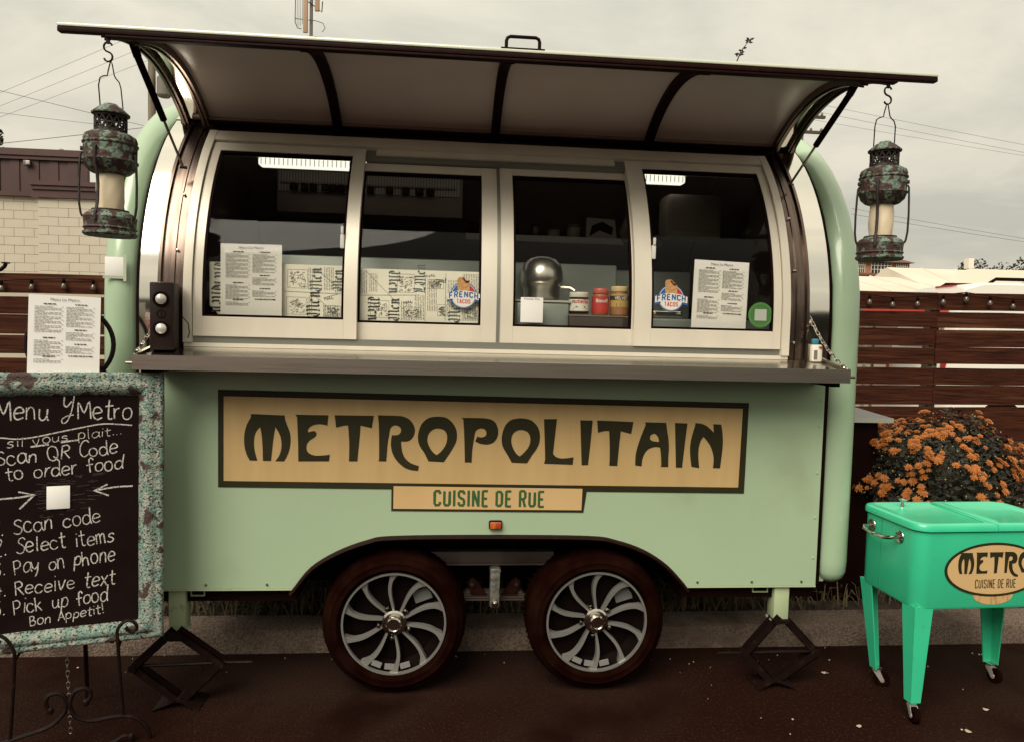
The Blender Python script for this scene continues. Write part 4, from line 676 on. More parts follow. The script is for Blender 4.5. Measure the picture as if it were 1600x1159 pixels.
jar('biscuit_spread_jar', 'tall jar with coral red lid and red label between two other jars', 1.951, .13, 1.724, .039, .122, PEANUT, PRED, REDB, .2, lab_bis, l0=.08, l1=.70)
def lab_vel(lb, r):
    m = MB(); m.lathe([(r+.0012, .072), (r+.0012, .092)], n=32, caps=False); part('print', m, INK, lb, local=True)
    m = MB(); flat_text(m, text_mb('VELVET', 0, .0745, .015, .064, .02, 'CENTER'), on_jar(r), .0006); part('print', m, WHITEB, lb, local=True)
    m = MB(); m.prism([[(-.024, .034), (-.004, .034), (-.004, .058), (-.024, .058)]], on_jar(r), 0, .0004, back=False); m.prism([[(.004, .040), (.028, .040), (.028, .044), (.004, .044)]], on_jar(r), 0, .0004, back=False); part('print', m, PEANUT, lb, local=True)
jar('peanut_butter_jar', 'tall jar with cream lid and yellow label beside the red lidded jar', 2.040, .13, 1.722, .043, .136, PEANUT, PCREAM, mat('mustard_label', (.50, .33, .09), .5), .18, lab_vel, l0=.30, l1=.74)
bx = thing('display_box', 'dark clear display box under the three spread jars', 'box', (1.955, .15, 1.55))
part('box_body', MB().box(1.80, 2.105, .075, .24, 1.56, 1.716, bev=.004), mat('smoked_plastic', (.055, .038, .032), .15), bx); part('box_rim', MB().box(1.797, 2.108, .072, .243, 1.716, 1.7215), INTR, bx)
pt = thing('steel_pot', 'shiny domed steel pot behind the white card in the third window', 'pot', (1.70, .33, 1.86))
part('dome', MB().lathe([(.098, 0), (.105, .015), (.103, .05), (.092, .09), (.066, .118), (.03, .130), (.0005, .132)], (1.70, .33, 1.872), n=32), POTS, pt)
part('pot_base', MB().lathe([(.085, -.075), (.09, -.06), (.09, -.03), (.10, -.01), (.106, -.001)], (1.70, .33, 1.872), n=32), POTS, pt); part('pot_handle', MB().tube([(1.785, .28, 1.855), (1.83, .26, 1.852), (1.85, .25, 1.838)], .008, 8), POTS, pt)
cb = thing('clear_food_bin', 'clear plastic food bin under the steel pot', 'bin', (1.68, .2, 1.56))
part('bin_body', MB().box(1.555, 1.80, .10, .26, 1.56, 1.775, bev=.01), PREP, cb); part('bin_lid', MB().box(1.550, 1.805, .095, .265, 1.776, 1.786), mat('bin_lid', (.42, .42, .36), .3), cb)
for i, (x, r, h, m1, m2, lb) in enumerate([(1.40, .035, .075, BLACK, BLACK, 'dark jar at the left end of the interior shelf'), (1.53, .034, .085, SPREAD, PWHITE, 'dark jar with pale lid on the interior shelf'), (1.66, .032, .08, BLACK, DARKB, 'brown jar in the middle of the interior shelf'), (1.80, .030, .08, SPREAD, DARKB, 'slim brown jar right of the middle of the interior shelf'), (1.92, .040, .045, INTR, INTR, 'low tan tub on the interior shelf'), (2.05, .042, .085, INTR, INT, 'round tan tub left of the leaning packet on the interior shelf')]):
    jar('shelf_jar', lb, x, 1.52, 2.246, r, h, m1, m2, None, .22, None, 'jars on the interior shelf')
pk = thing('food_packet', 'printed packet leaning on the interior shelf behind the third window', 'packet', (2.22, 1.52, 2.246))
part('packet_body', MB().prism([[(2.13, 2.247), (2.33, 2.247), (2.325, 2.375), (2.14, 2.385)]], lambda u, v, w: (u, w+(v-2.247)*.3, v), 1.50, 1.53), mat('packet_tan', (.28, .22, .17), .6), pk)
part('packet_print', MB().prism([[(2.15, 2.258), (2.22, 2.300), (2.30, 2.270), (2.31, 2.32), (2.24, 2.36), (2.17, 2.33)]], lambda u, v, w: (u, w+(v-2.247)*.3, v), 1.4975, 1.4995), BLACK, pk)
ld_ = thing('hanging_bag', 'crumpled clear bag hanging at the left of the fourth window', 'bag', (2.28, .9, 2.2))
bg_ = MB(); random.seed(3); bg_.lathe([(.02, .2), (.06+.01, .16), (.085, .09), (.07, .02), (.0005, 0)], (2.30, .9, 2.13), n=14); bg_.v = [(v[0]+random.uniform(-.012, .012), v[1]+random.uniform(-.012, .012), v[2]) for v in bg_.v]
part('bag_film', bg_, mat('crumpled_film', (.12, .09, .075), .25), ld_)
pn = thing('steel_tray', 'small stainless tray on the cabinet behind the fourth window badge', 'tray', (2.28, .4, 1.72))
part('tray_body', MB().box(2.17, 2.42, .36, .55, 1.722, 1.76, bev=.01), MIRROR, pn); part('tray_food', MB().box(2.185, 2.26, .30, .35, 1.722, 1.75, bev=.006), TOAST, pn)
rm = thing('cable_ring', 'dark round hose coil behind the menu in the fourth window', 'hose', (2.69, .2, 1.8))
part('hose_loop', MB().tube([(2.62+.085*math.cos(2*math.pi*i/28), .22, 1.815+.105*math.sin(2*math.pi*i/28)) for i in range(28)], .010, 8, closed=True), BLACK, rm)

# ------------------------------------------------------------------ papers and stickers on the windows
def page(mb_p, mb_t, mb_h, x0, x1, z0, z1, Y, fn):
    pass
def menu_sheet(label, mw, wd, ht):
    """a printed menu page: local x right, z up, y towards the wall behind"""
    t = thing('menu_sheet', label, 'menu', (0, 0, 0), 'printed menu sheets', mw)
    sh = MB(); rows = []
    for i in range(9):
        z = ht*i/8; rows.append([(wd*j/6, -.0015*math.sin(math.pi*j/6)*math.sin(math.pi*i/8)-.001, z) for j in range(7)]+[(wd*j/6, 0, z) for j in range(6, -1, -1)])
    sh.grid(rows, close=True); part('sheet', sh, PAPER, t, local=True, angle=60)
    fn = lambda u, v, w: (u*wd, -.0045-w, v*ht)
    m = MB(); flat_text(m, text_mb('Menu Le Metro', .50, .934, .032, .40, .0, 'CENTER'), fn, 0); part('title', m, mat('menu_title', (.10, .12, .09), .7), t, local=True)
    rnd = random.Random(5); hl = MB(); tx = MB()
    def bars(x, y, w, hgt, mb, thick):
        cx_ = x
        while cx_ < x+w-.01:
            l = min(rnd.uniform(.018, .07), x+w-cx_); mb.add([fn(cx_, y, 0), fn(cx_+l, y, 0), fn(cx_+l, y+thick, 0), fn(cx_, y+thick, 0)], [(0, 1, 2, 3)]); cx_ += l+.010
    for x, blocks in ((.085, [(.885, 18), (.46, 11), (.225, 3)]), (.52, [(.885, 14), (.565, 6), (.385, 5)])):
        for y, n in blocks:
            bars(x+.12, y, .17, .02, hl, .0125); yy = y-.032
            for k in range(n):
                bars(x, yy, .37 if k % 3 else rnd.uniform(.12, .26), .01, tx, .0060)
                if not k % 3: bars(x+.375, yy, .02, .01, tx, .006)
                yy -= .0185
    bars(.56, .235, .34, .02, hl, .012)
    part('heading_print', hl, INK, t, local=True); part('body_print', tx, INKL, t, local=True)
    return t
def facing(x, y, z, tilt=0.0, roll=0.0): return Matrix.Translation((x, y, z)) @ Matrix.Rotation(tilt, 4, 'X') @ Matrix.Rotation(roll, 4, 'Y')
menu_sheet('white printed menu sheet behind the left window over the newsprint', facing(.270, .032, 1.674, -.035, -.008), .258, .312)
menu_sheet('white printed menu sheet in the right window between badge and green sticker', facing(2.352, .030, 1.674, -.035, .03), .257, .313)
# newsprint
def nib(mb, pts, wd, ang_, fn, w):
    n_ = Vector((math.cos(ang_), math.sin(ang_)))*wd/2
    for a, b in zip(pts[:-1], pts[1:]):
        a, b = Vector(a), Vector(b); q = [a+n_, a-n_, b-n_, b+n_]; mb.add([fn(p.x, p.y, w) for p in q], [(0, 1, 2, 3)]); w += .00006
BL = {'M': (1.35, [[(.02, .82), (.18, .98), (.30, .86), (.30, .18), (.18, .02), (.34, -.02)], [(.30, .84), (.58, 1.0), (.70, .86), (.70, .14), (.60, .0), (.78, .0)], [(.70, .84), (.98, 1.0), (1.10, .86), (1.10, .12), (1.24, .0)], [(.10, .5), (.02, .3), (.12, .05)]]),
      'e': (.62, [[(.44, .12), (.28, .0), (.12, .12), (.12, .56), (.30, .70), (.46, .56), (.14, .36)]]),
      'n': (.72, [[(.04, .60), (.14, .70), (.20, .58), (.20, .10), (.12, .02), (.28, .0)], [(.20, .56), (.40, .70), (.52, .58), (.52, .12), (.64, .0)]]),
      'L': (.80, [[(.22, .96), (.10, .80), (.22, .66), (.16, .12), (.02, .0), (.34, .06), (.58, -.02), (.68, .14)], [(.44, 1.0), (.40, .2)]])}
def black_letter(mb, txt, x, y, s, fn, rot, w=.0):
    cx_ = 0
    for c in txt:
        if c == ' ': cx_ += .4; continue
        adv, st = BL[c]
        for k, l in enumerate(st):
            q = []
            for p in l:
                u, v = (cx_+p[0])*s*.76, p[1]*s
                q.append((x-v, y+u) if rot > 0 else (x+v, y-u))
            nib(mb, q, .15*s, R(40)+(R(90) if rot > 0 else R(-90)), fn, w); w += .0004
        cx_ += adv
def newsprint(label, x0, x1, z0, z1, cut, items, seed):
    t = thing('newsprint_sheet', label, 'newsprint', (x0, .068, z0), 'newsprint sheets behind the windows'); rnd = random.Random(seed)
    part('sheet', MB().prism([[(x0+cut, z0), (x1, z0), (x1, z1), (x0, z1), (x0, z0+cut)]], lambda u, v, w: (u, w, v), .066, .070), NEWS, t)
    fn = lambda u, v, w: (u, .0652-w, v)
    tx = MB(); bl = MB(); bk = MB(); ln = MB()
    def q(mb, a, b, c, d, sl=0): mb.add([fn(a, c, 0), fn(b, c+sl, 0), fn(b, d+sl, 0), fn(a, d, 0)], [(0, 1, 2, 3)])
    for it in items:
        if it[0] == 'T': black_letter(bk if it[6] else bl, it[1], it[2], it[3], it[4], fn, it[5])
        elif it[0] == 'C':                                   # columns of turned text
            _, xa, xb, za, zb = it; x = xa
            while x < xb:
                z = za
                while z < zb:
                    l = min(rnd.uniform(.008, .03), zb-z); q(tx, x, x+.0022, z, z+l); z += l+.004
                x += .0075
        elif it[0] == 'P':                                   # a framed engraving
            _, xa, xb, za, zb = it
            for a, b, c, d in ((xa, xb, za, za+.0012), (xa, xb, zb, zb+.0012), (xa, xa+.0012, za+.0012, zb), (xb, xb+.0012, za, zb)): q(ln, a, b, c, d, 0)
            for k in range(46):
                x = rnd.uniform(xa+.004, xb-.012); z = rnd.uniform(za+.004, zb-.01); ribbon(tx, [(x, z), (x+rnd.uniform(.004, .012), z+rnd.uniform(-.004, .008)), (x+rnd.uniform(.002, .010), z+rnd.uniform(-.006, .008))], .0016, fn, k*.00001+.0001)
        elif it[0] == 'L': ribbon(ln, it[1], .0016, fn, .0003)
        elif it[0] == 'N':
            T_ = text_mb('NAL', 0, 0, .012, .04, .01); ca, sa = math.cos(.18), math.sin(.18); mm = [(it[1]+u*ca-v*sa, it[2]+u*sa+v*ca) for u, v in T_[0]]; tx.add([fn(u, v, .0004) for u, v in mm], T_[1])
    part('fine_print', tx, INKL, t); part('pale_headline', bl, INKB, t); part('headline', bk, INK, t); part('ruled_line', ln, INKB, t)
newsprint('newsprint sheets with blackletter headings behind the leftmost window', .214, .790, 1.674, 1.908, .045,
    [('T', 'Men', .236, 1.905, .052, -1, 0), ('T', 'Men', .225, 1.802, .055, -1, 1), ('P', .545, .630, 1.805, 1.885), ('T', 'Men', .690, 1.795, .050, 1, 0), ('C', .702, .745, 1.80, 1.90), ('T', 'Men', .782, 1.80, .045, 1, 0),
     ('P', .540, .625, 1.69, 1.765), ('T', 'Men', .682, 1.683, .055, 1, 1), ('N', .705, 1.755), ('C', .70, .76, 1.68, 1.735), ('L', [(.66, 1.895), (.78, 1.80)]), ('L', [(.655, 1.78), (.76, 1.69)]), ('L', [(.53, 1.79), (.785, 1.785)]), ('L', [(.70, 1.765), (.765, 1.785)]), ('C', .635, .655, 1.80, 1.895), ('C', .75, .775, 1.79, 1.86), ('P', .705, .775, 1.685, 1.73), ('C', .632, .648, 1.685, 1.77)], 1)
newsprint('newsprint sheets with blackletter headings behind the second window', .856, 1.392, 1.668, 1.900, .002,
    [('C', .862, .885, 1.79, 1.89), ('L', [(.88, 1.892), (1.10, 1.675)]), ('T', 'Men', .985, 1.893, .048, -1, 0), ('P', 1.02, 1.095, 1.80, 1.88), ('T', 'L', 1.142, 1.800, .052, 1, 0), ('T', 'Men', 1.142, 1.835, .045, 1, 0), ('N', 1.15, 1.868),
     ('C', 1.155, 1.20, 1.72, 1.86), ('T', 'Men', .895, 1.775, .050, -1, 1), ('P', .905, .985, 1.685, 1.76), ('T', 'Men', 1.030, 1.675, .048, 1, 1), ('C', 1.04, 1.09, 1.675, 1.76), ('N', 1.05, 1.748), ('L', [(.86, 1.782), (1.12, 1.79)]), ('P', 1.20, 1.24, 1.70, 1.75), ('T', 'Men', 1.30, 1.675, .052, 1, 0), ('C', 1.31, 1.38, 1.68, 1.89), ('L', [(1.145, 1.675), (1.145, 1.88)]), ('L', [(1.235, 1.68), (1.235, 1.89)]), ('P', 1.155, 1.225, 1.82, 1.86), ('C', 1.245, 1.285, 1.70, 1.86), ('P', 1.05, 1.125, 1.69, 1.735), ('C', 1.10, 1.14, 1.68, 1.79), ('T', 'L', 1.235, 1.845, .045, 1, 0), ('C', .90, .935, 1.80, 1.88), ('P', 1.32, 1.385, 1.69, 1.75)], 2)
# round taco badges
def badge(label, cxx, cz, s, Y):
    t = thing('taco_badge', label, 'sticker', (cxx, Y, cz), 'taco badges on the windows')
    fn = lambda u, v, w: (u*s, -w, v*s)
    def poly(nm, pts, m, w): part(nm, MB().prism([pts], fn, w, w+.0004), m, t, local=True)
    def arc(r, a0, a1, n=16, sx=1.0): return [(r*sx*math.cos(R(a0+(a1-a0)*i/n)), r*math.sin(R(a0+(a1-a0)*i/n))) for i in range(n+1)]
    poly('disc', arc(.80, 0, 348, 29), BLUEB, 0); poly('disc_rim', arc(.74, 0, 348, 29), WHITEB, .0006)
    poly('blue_field', [(-.30, .0), (-.30, .64)]+arc(.71, 116, 180, 8), BLUEB, .0012); poly('red_field', arc(.71, 0, 64, 8)+[(.30, .64), (.30, .0)], REDB, .0012)
    poly('bread', [(-.34, -.05), (-.40, .95), (-.30, 1.08), (.0, 1.10), (.12, .95), (.34, .80), (.36, -.05)], TOAST, .0018); poly('filling', [(-.02, 1.10), (.10, .92), (.32, .80), (.34, .90), (.20, .88), (.14, .72), (.02, .84), (-.10, .98)], SAUCE, .0024)
    poly('ribbon_tail', [(-1.0, -.42), (-.62, -.30), (-.62, -.05), (-1.0, -.12)], BLUEB, .0012); poly('ribbon_tail', [(.62, -.30), (1.0, -.42), (1.0, -.12), (.62, -.05)], BLUEB, .0012)
    poly('band', [(-.98, -.28), (-.5, -.17), (0, -.13), (.5, -.17), (.98, -.28), (.98, .10), (.5, .25), (0, .30), (-.5, .25), (-.98, .10)], WHITEB, .0030)
    m = MB(); caps(m, 'FRENCH', -.88, -.10, .33, 1.76, lambda u, v, w: (u*s, -.0038-w, (v-.13*u*u)*s), 0, .30, .22); part('letter', m, BLUEB, t, local=True)
    poly('lower_field', [(-.66, -.21), (-.3, -.155), (0, -.14), (.3, -.155), (.66, -.21)]+arc(.70, -20, -160, 12), WHITEB, .0036)
    m = MB(); caps(m, 'TACOS', -.42, -.48, .24, .84, lambda u, v, w: (u*s, -.0044-w, v*s), 0, .30, .22); part('letter', m, REDB, t, local=True)
badge('round blue and red taco badge on the second window over the newsprint', 1.315, 1.793, .074, .0435)
badge('round blue and red taco badge at the left of the fourth window', 2.248, 1.806, .076, .0085)
gs = thing('round_sticker', 'round green sticker with a pale square at the lower right window corner', 'sticker', (2.668, .008, 1.742))
part('sticker_disc', MB().lathe([(.058, 0), (.058, -.0012), (.0005, -.0012)], (2.668, .0085, 1.742), 'Y', 32), GREENB, gs); part('sticker_ring', MB().lathe([(.050, -.002), (.052, -.002), (.052, -.0024), (.050, -.0024)], (2.668, .0085, 1.742), 'Y', 32, caps=False), mat('pale_green', (.16, .30, .12), .5), gs)
part('sticker_panel', MB().box(2.640, 2.696, .0055, .0065, 1.716, 1.768), mat('sticker_grey', (.40, .42, .36), .4), gs)
def card(label, mw, w_, h_, tape=False, header=None):
    t = thing('white_card', label, 'card', (0, 0, 0), None, mw)
    part('card_face', MB().box(0, w_, -.002, 0, 0, h_, bev=.0008), PAPER, t, local=True)
    if header:
        m = MB(); flat_text(m, text_mb(header, w_/2, h_*.90, .008, w_*.7, 0, 'CENTER'), lambda u, v, w: (u, -.0024, v), 0); part('print', m, INK, t, local=True)
    if tape:
        part('tape', MB().box(-.008, w_+.008, -.0012, .0008, -.010, .004), mat('clear_tape', (.40, .46, .33), .3), t, local=True)
        part('tape', MB().box(w_-.002, w_+.010, -.0026, -.0022, -.02, h_+.012), mat('clear_tape_side', (.45, .50, .37), .3), t, local=True)
card('small white card taped to the left green end bow', facing(-.190, -.003, 1.830, 0, .01), .077, .080, True)
card('small white card at the lower left of the third window', facing(1.571, .042, 1.681, -.03, .0), .101, .112, False, 'Mobile Pay')
# ------------------------------------------------------------------ lanterns on S hooks
def s_hook(x, y, ztop, label, ln=.070):
    c = ztop-ln/2; q = ln/4; pts = []
    for i in range(9): a = R(20+220*i/8); pts.append((x+q*.85*math.cos(a), y, c+q+q*.95*math.sin(a)))
    for i in range(9): a = R(60-220*i/8); pts.append((x+q*.85*math.cos(a), y, c-q+q*.95*math.sin(a)))
    o = part('s_hook', MB().tube(pts, .0035, 6), IRON); return tag(o, label, 'hook', 's hooks under the awning lip')
def lantern(x, y, z, label, rz=0.0):
    t = thing('lantern', label, 'lantern', (x, y, z), 'lanterns hanging from the awning', None, rz); p = lambda n_, mb, m, par=t, a=35: part(n_, mb, m, par, local=True, angle=a)
    p('base', MB().lathe([(.0005, .002), (.086, .0), (.092, .006), (.092, .012), (.086, .016), (.086, .022), (.091, .028), (.087, .034), (.089, .06), (.091, .066), (.089, .072), (.080, .082), (.062, .092), (.052, .095)], n=36), VERD)
    p('collar', MB().lathe([(.063, .0925), (.063, .097), (.055, .097)], n=32), RUSTD)
    gm_ = MB(); rows = []
    for i in range(13):
        zz = .097+.135*i/12; rr = .043+.004*math.sin(math.pi*i/12); rows.append([(rr*math.cos(2*math.pi*j/28+i*.10)*(1+.03*(j % 4 == 0)), rr*math.sin(2*math.pi*j/28+i*.10)*(1+.03*(j % 4 == 0)), zz) for j in range(28)])
    gm_.grid(rows, close=True); p('globe', gm_, GLOBE, a=50)
    p('tank', MB().lathe([(.048, .226), (.066, .232), (.083, .248), (.090, .268), (.094, .272), (.094, .277), (.089, .281), (.090, .330), (.094, .334), (.094, .339), (.089, .343), (.091, .352), (.086, .366), (.070, .376), (.056, .379)], n=36), VERD)
    lt_ = MB()
    for k in range(14):
        for s_ in (1, -1):
            a = 2*math.pi*k/14; lt_.tube([(.053*math.cos(a+s_*.5*i/4), .053*math.sin(a+s_*.5*i/4), .385+.055*i/4) for i in range(5)], .0030, 4)
    lt_.lathe([(.0545, .379), (.0545, .390), (.0525, .390), (.0525, .379)], n=28, caps=False); lt_.lathe([(.0545, .408), (.0545, .414), (.0525, .414), (.0525, .408)], n=28, caps=False)
    lt_.lathe([(.0545, .436), (.0545, .446), (.0525, .446), (.0525, .436)], n=28, caps=False)
    p('chimney', lt_, RUSTD); p('chimney_core', MB().lathe([(.016, .379), (.016, .446)], n=10), RUSTD)
    p('cap', MB().lathe([(.050, .446), (.064, .444), (.0645, .449), (.050, .462), (.036, .474), (.028, .477), (.022, .484), (.0005, .487)], n=36), VERD)
    for a in (-165, -105, -15, 75):
        c, s_ = math.cos(R(a)), math.sin(R(a)); pr = [(.092, .300), (.097, .290), (.099, .255), (.1015, .18), (.1005, .11), (.096, .078), (.091, .066)]
        if a in (-105, 75): pr = [(.092, .318), (.095, .305), (.092, .25), (.079, .22), (.074, .18), (.076, .12), (.082, .095), (.092, .075), (.091, .05)]
        g = MB(); g.tube([(r_*c, r_*s_, zz) for r_, zz in pr], .0058, 6, flat=.7); p('guard_bar', g, RUSTD)
        g = MB(); g.tube([(.088*c, .088*s_, .312), (.098*c, .098*s_, .312)], .008, 8); p('stud', g, RUSTD)
    w_ = .034; hp = [(-w_-.008, 0, .415), (-w_-.008, 0, .47), (-w_-.008, 0, .55), (-w_-.003, 0, .578), (-w_+.008, 0, .585), (-.012, 0, .588), (-.010, 0, .603), (-.004, 0, .630), (0, 0, .640), (.004, 0, .630), (.011, 0, .590), (.016, 0, .580), (.028, 0, .566), (w_, 0, .545), (w_+.001, 0, .48), (w_+.002, 0, .415)]
    p('bail', MB().tube([(u, .02 if abs(u) > .03 and zz < .5 else .0, zz) for u, _, zz in hp], .0024, 6), IRON)
    return t
zt_ = zf-.058
s_hook(.015, yf+.010, zt_+.003, 'small black s hook holding the left lantern'); s_hook(2.957, yf+.010, zt_+.003, 'small black s hook holding the right lantern')
lt1 = lantern(.018, yf+.010, zt_-.066-.622, 'weathered copper lantern hanging from the left end of the awning', R(6)); lt1.rotation_euler = (0, R(.6), R(6)); lt1.scale = (.975,)*3
lt2 = lantern(2.957, yf+.010, zt_-.066-.610, 'weathered copper lantern hanging from the right end of the awning', R(-28)); lt2.scale = (.958,)*3

# ------------------------------------------------------------------ speaker, bottle on the counter
sp = thing('loudspeaker', 'small dark loudspeaker with two pale cones on the counter left end', 'speaker', (.088, -.10, 1.5285), None, None, R(9))
p_ = lambda n_, mb, m, par=sp: part(n_, mb, m, par, local=True)
p_('cabinet', MB().box(-.047, .043, -.055, .065, .0005, .276, bev=.008), SPKR)
for z in (.207, .088):
    r_ = p_('cone_ring', MB().lathe([(.030, -.0545), (.031, -.061), (.024, -.062), (.021, -.056)], (-.003, 0, z), 'Y', 28, caps=False), BLACK); p_('cone', MB().lathe([(.0215, -.056), (.0205, -.0605), (.012, -.067), (.0005, -.069)], (-.003, 0, z), 'Y', 24), CONE, r_)
p_('emblem', MB().tube([(-.003+.016*math.cos(2*math.pi*i/20), -.0565, .148+.016*math.sin(2*math.pi*i/20)) for i in range(20)], .0016, 5, closed=True).box(-.0035, -.0025, -.0575, -.0552, .136, .160), DARKB)
part('cable', MB().tube([(.135, -.06, 1.68), (.150, -.055, 1.662), (.168, -.05, 1.64), (.172, -.045, 1.60), (.165, -.04, 1.578)], .0022, 6), BLACK, sp)
bt = thing('cleaner_bottle', 'small white bottle with red mark and teal cap on the counter right end', 'bottle', (2.915, -.045, 1.535))
part('bottle_body', MB().box(2.888, 2.938, -.060, -.030, 1.5360, 1.614, bev=.008), PWHITE, bt); part('bottle_label', MB().prism([[(2.915, 1.604), (2.935, 1.607), (2.930, 1.591)]], lambda u, v, w: (u, w, v), -.0616, -.0606), REDB, bt)
part('bottle_print', MB().box(2.896, 2.912, -.0616, -.0606, 1.547, 1.589), INKL, bt); part('cap', MB().box(2.892, 2.920, -.056, -.034, 1.6145, 1.640, bev=.005), TEAL, bt)

# ------------------------------------------------------------------ scissor jacks
def jack(name_lbl, top, left, right, bot, y, hx):
    t = thing('scissor_jack', name_lbl, 'jack', (bot[0], y, 0), 'scissor jacks under the trailer')
    def bar(nm, a, b, w_, dy, par=t):
        a = Vector((a[0], y+dy, a[1])); b = Vector((b[0], y+dy, b[1])); d = (b-a).normalized(); n_ = Vector((-d.z, 0, d.x)); m = MB()
        q = [a+n_*w_/2-d*.012, a-n_*w_/2-d*.012, b-n_*w_/2+d*.012, b+n_*w_/2+d*.012]
        for dz in (-.022, .018): m.add([v+Vector((0, dz, 0)) for v in q]+[v+Vector((0, dz+.004, 0)) for v in q], [(0, 1, 2, 3), (7, 6, 5, 4), (0, 4, 5, 1), (1, 5, 6, 2), (2, 6, 7, 3), (3, 7, 4, 0)])
        q2 = [a+n_*w_/2, a+n_*(w_/2-.004), b+n_*(w_/2-.004), b+n_*w_/2]
        m.add([v+Vector((0, -.022, 0)) for v in q2]+[v+Vector((0, .022, 0)) for v in q2], [(0, 1, 2, 3), (7, 6, 5, 4), (0, 4, 5, 1), (1, 5, 6, 2), (2, 6, 7, 3), (3, 7, 4, 0)])
        part(nm, m, IRON, par)
    tl = (top[0]-.018, top[1]); tr_ = (top[0]+.018, top[1]); bl_ = (bot[0]-.02, bot[1]+.03); br = (bot[0]+.02, bot[1]+.03)
    bar('arm', tl, left, .034, 0); bar('arm', tr_, right, .034, .006); bar('arm', left, bl_, .036, .004); bar('arm', right, br, .036, -.004)
    part('top_plate', MB().box(top[0]-.04, top[0]+.04, y-.035, y+.035, top[1]-.022, top[1]-.004), IRON, t)
    sc_ = MB(); sc_.tube([(left[0]-.02, y, left[1]), (right[0]+.02, y, right[1])], .008, 8); e = (hx, y, right[1] if hx > top[0] else left[1]); sc_.tube([(right[0] if hx > top[0] else left[0], y, e[2]), e], .006, 8)
    part('screw_rod', sc_, IRON, t)
    for q in (left, right): part('pivot', MB().tube([(q[0], y-.03, q[1]), (q[0], y+.03, q[1])], .017, 10), IRON, t)
    bp = MB(); x0 = bot[0]
    for s_ in (-1, 1):
        bp.add([(x0+s_*.012, y-.05, .030), (x0+s_*.012, y+.05, .030), (x0+s_*.095, y+.07, .002), (x0+s_*.095, y-.07, .002), (x0+s_*.012, y-.05, .036), (x0+s_*.012, y+.05, .036), (x0+s_*.097, y+.07, .006), (x0+s_*.097, y-.07, .006)], [(0, 1, 2, 3), (7, 6, 5, 4), (0, 4, 5, 1), (1, 5, 6, 2), (2, 6, 7, 3), (3, 7, 4, 0)])
    bp.box(x0-.0125, x0+.0125, y-.045, y+.045, .026, .040); part('base_plate', bp, IRON, t)
jack('black scissor jack under the left stabilizer post beside the chalkboard', (.105, .312), (-.062, .168), (.300, .180), (.130, .0), -.045, .43)
jack('black scissor jack under the right stabilizer post near the cooler', (2.838, .327), (2.672, .155), (3.020, .158), (2.815, .0), .03, 2.54)

# ------------------------------------------------------------------ chalkboard on its easel
BA = R(16); BU = Vector((math.cos(BA), math.sin(BA), 0)); BN = Vector((math.sin(BA), -math.cos(BA), 0)); BT = R(4)
BV = Vector((0, 0, 1))*math.cos(BT)-BN*math.sin(BT); BW = BU.cross(BV)            # BW points to the viewer
RB = Vector((.135, -.255, .39))
def bmat(u, v, w=0.0):
    o = RB+BU*u+BV*v+BW*w
    return Matrix(((BU.x, BV.x, BW.x, o.x), (BU.y, BV.y, BW.y, o.y), (BU.z, BV.z, BW.z, o.z), (0, 0, 0, 1)))
bd = thing('chalkboard', 'chalkboard in a chipped turquoise frame with handwritten ordering steps', 'chalkboard', (0, 0, 0), None, bmat(0, 0))
BWD, BHT, FW = .87, 1.055, .108
pb = lambda n_, mb, m, par=bd, a=35: part(n_, mb, m, par, local=True, angle=a)
pb('slate', MB().box(-BWD+.05, -.05, .05, BHT-.05, -.03, -.012), SLATE)
prf = [(0, -.035), (0, .004), (.006, .012), (.02, .014), (.035, .010), (.045, .016), (.062, .020), (.085, .012), (.100, -.002), (.108, -.011), (.108, -.03)]   # across the moulding, outer edge first
def rail(corners):
    (a0, a1, dirn) = corners
    m = MB(); rows = []; nseg = 24
    for i in range(nseg+1):
        t = i/nseg; row = []
        for (d, w) in prf:
            d *= .84
            jx = random.uniform(-.0012, .0012)
            if dirn == 'R': p = (-d+jx, d*.8+(BHT-1.8*d)*t, w)
            elif dirn == 'L': p = (-BWD+d+jx, d*.8+(BHT-1.8*d)*t, w)
            elif dirn == 'B': d2 = d*.80; p = (-BWD+d+(BWD-2*d)*t, d2+jx, w)
            else: p = (-BWD+d+(BWD-2*d)*t, BHT-d+jx, w)
            row.append(p)
        rows.append(row)
    return m.grid(rows, close=True)
for d in 'RLBT': pb('frame_rail', rail((0, 0, d)), TURQ, a=55)
em = MB()
for k in range(64):                                          # raised beading near the outer edge
    t = k/63
    for x, y in ((-.041, .05+(BHT-.1)*t), (-.041-(BWD-.082)*t, .041), (-.041-(BWD-.082)*t, BHT-.041)):
        em.lathe([(.0045, .010), (.004, .015), (.0022, .017), (.0005, .0175)], (x, y, 0), 'Z', 6)
o = pb('beading', em, TURQ); o['kind'] = 'stuff'
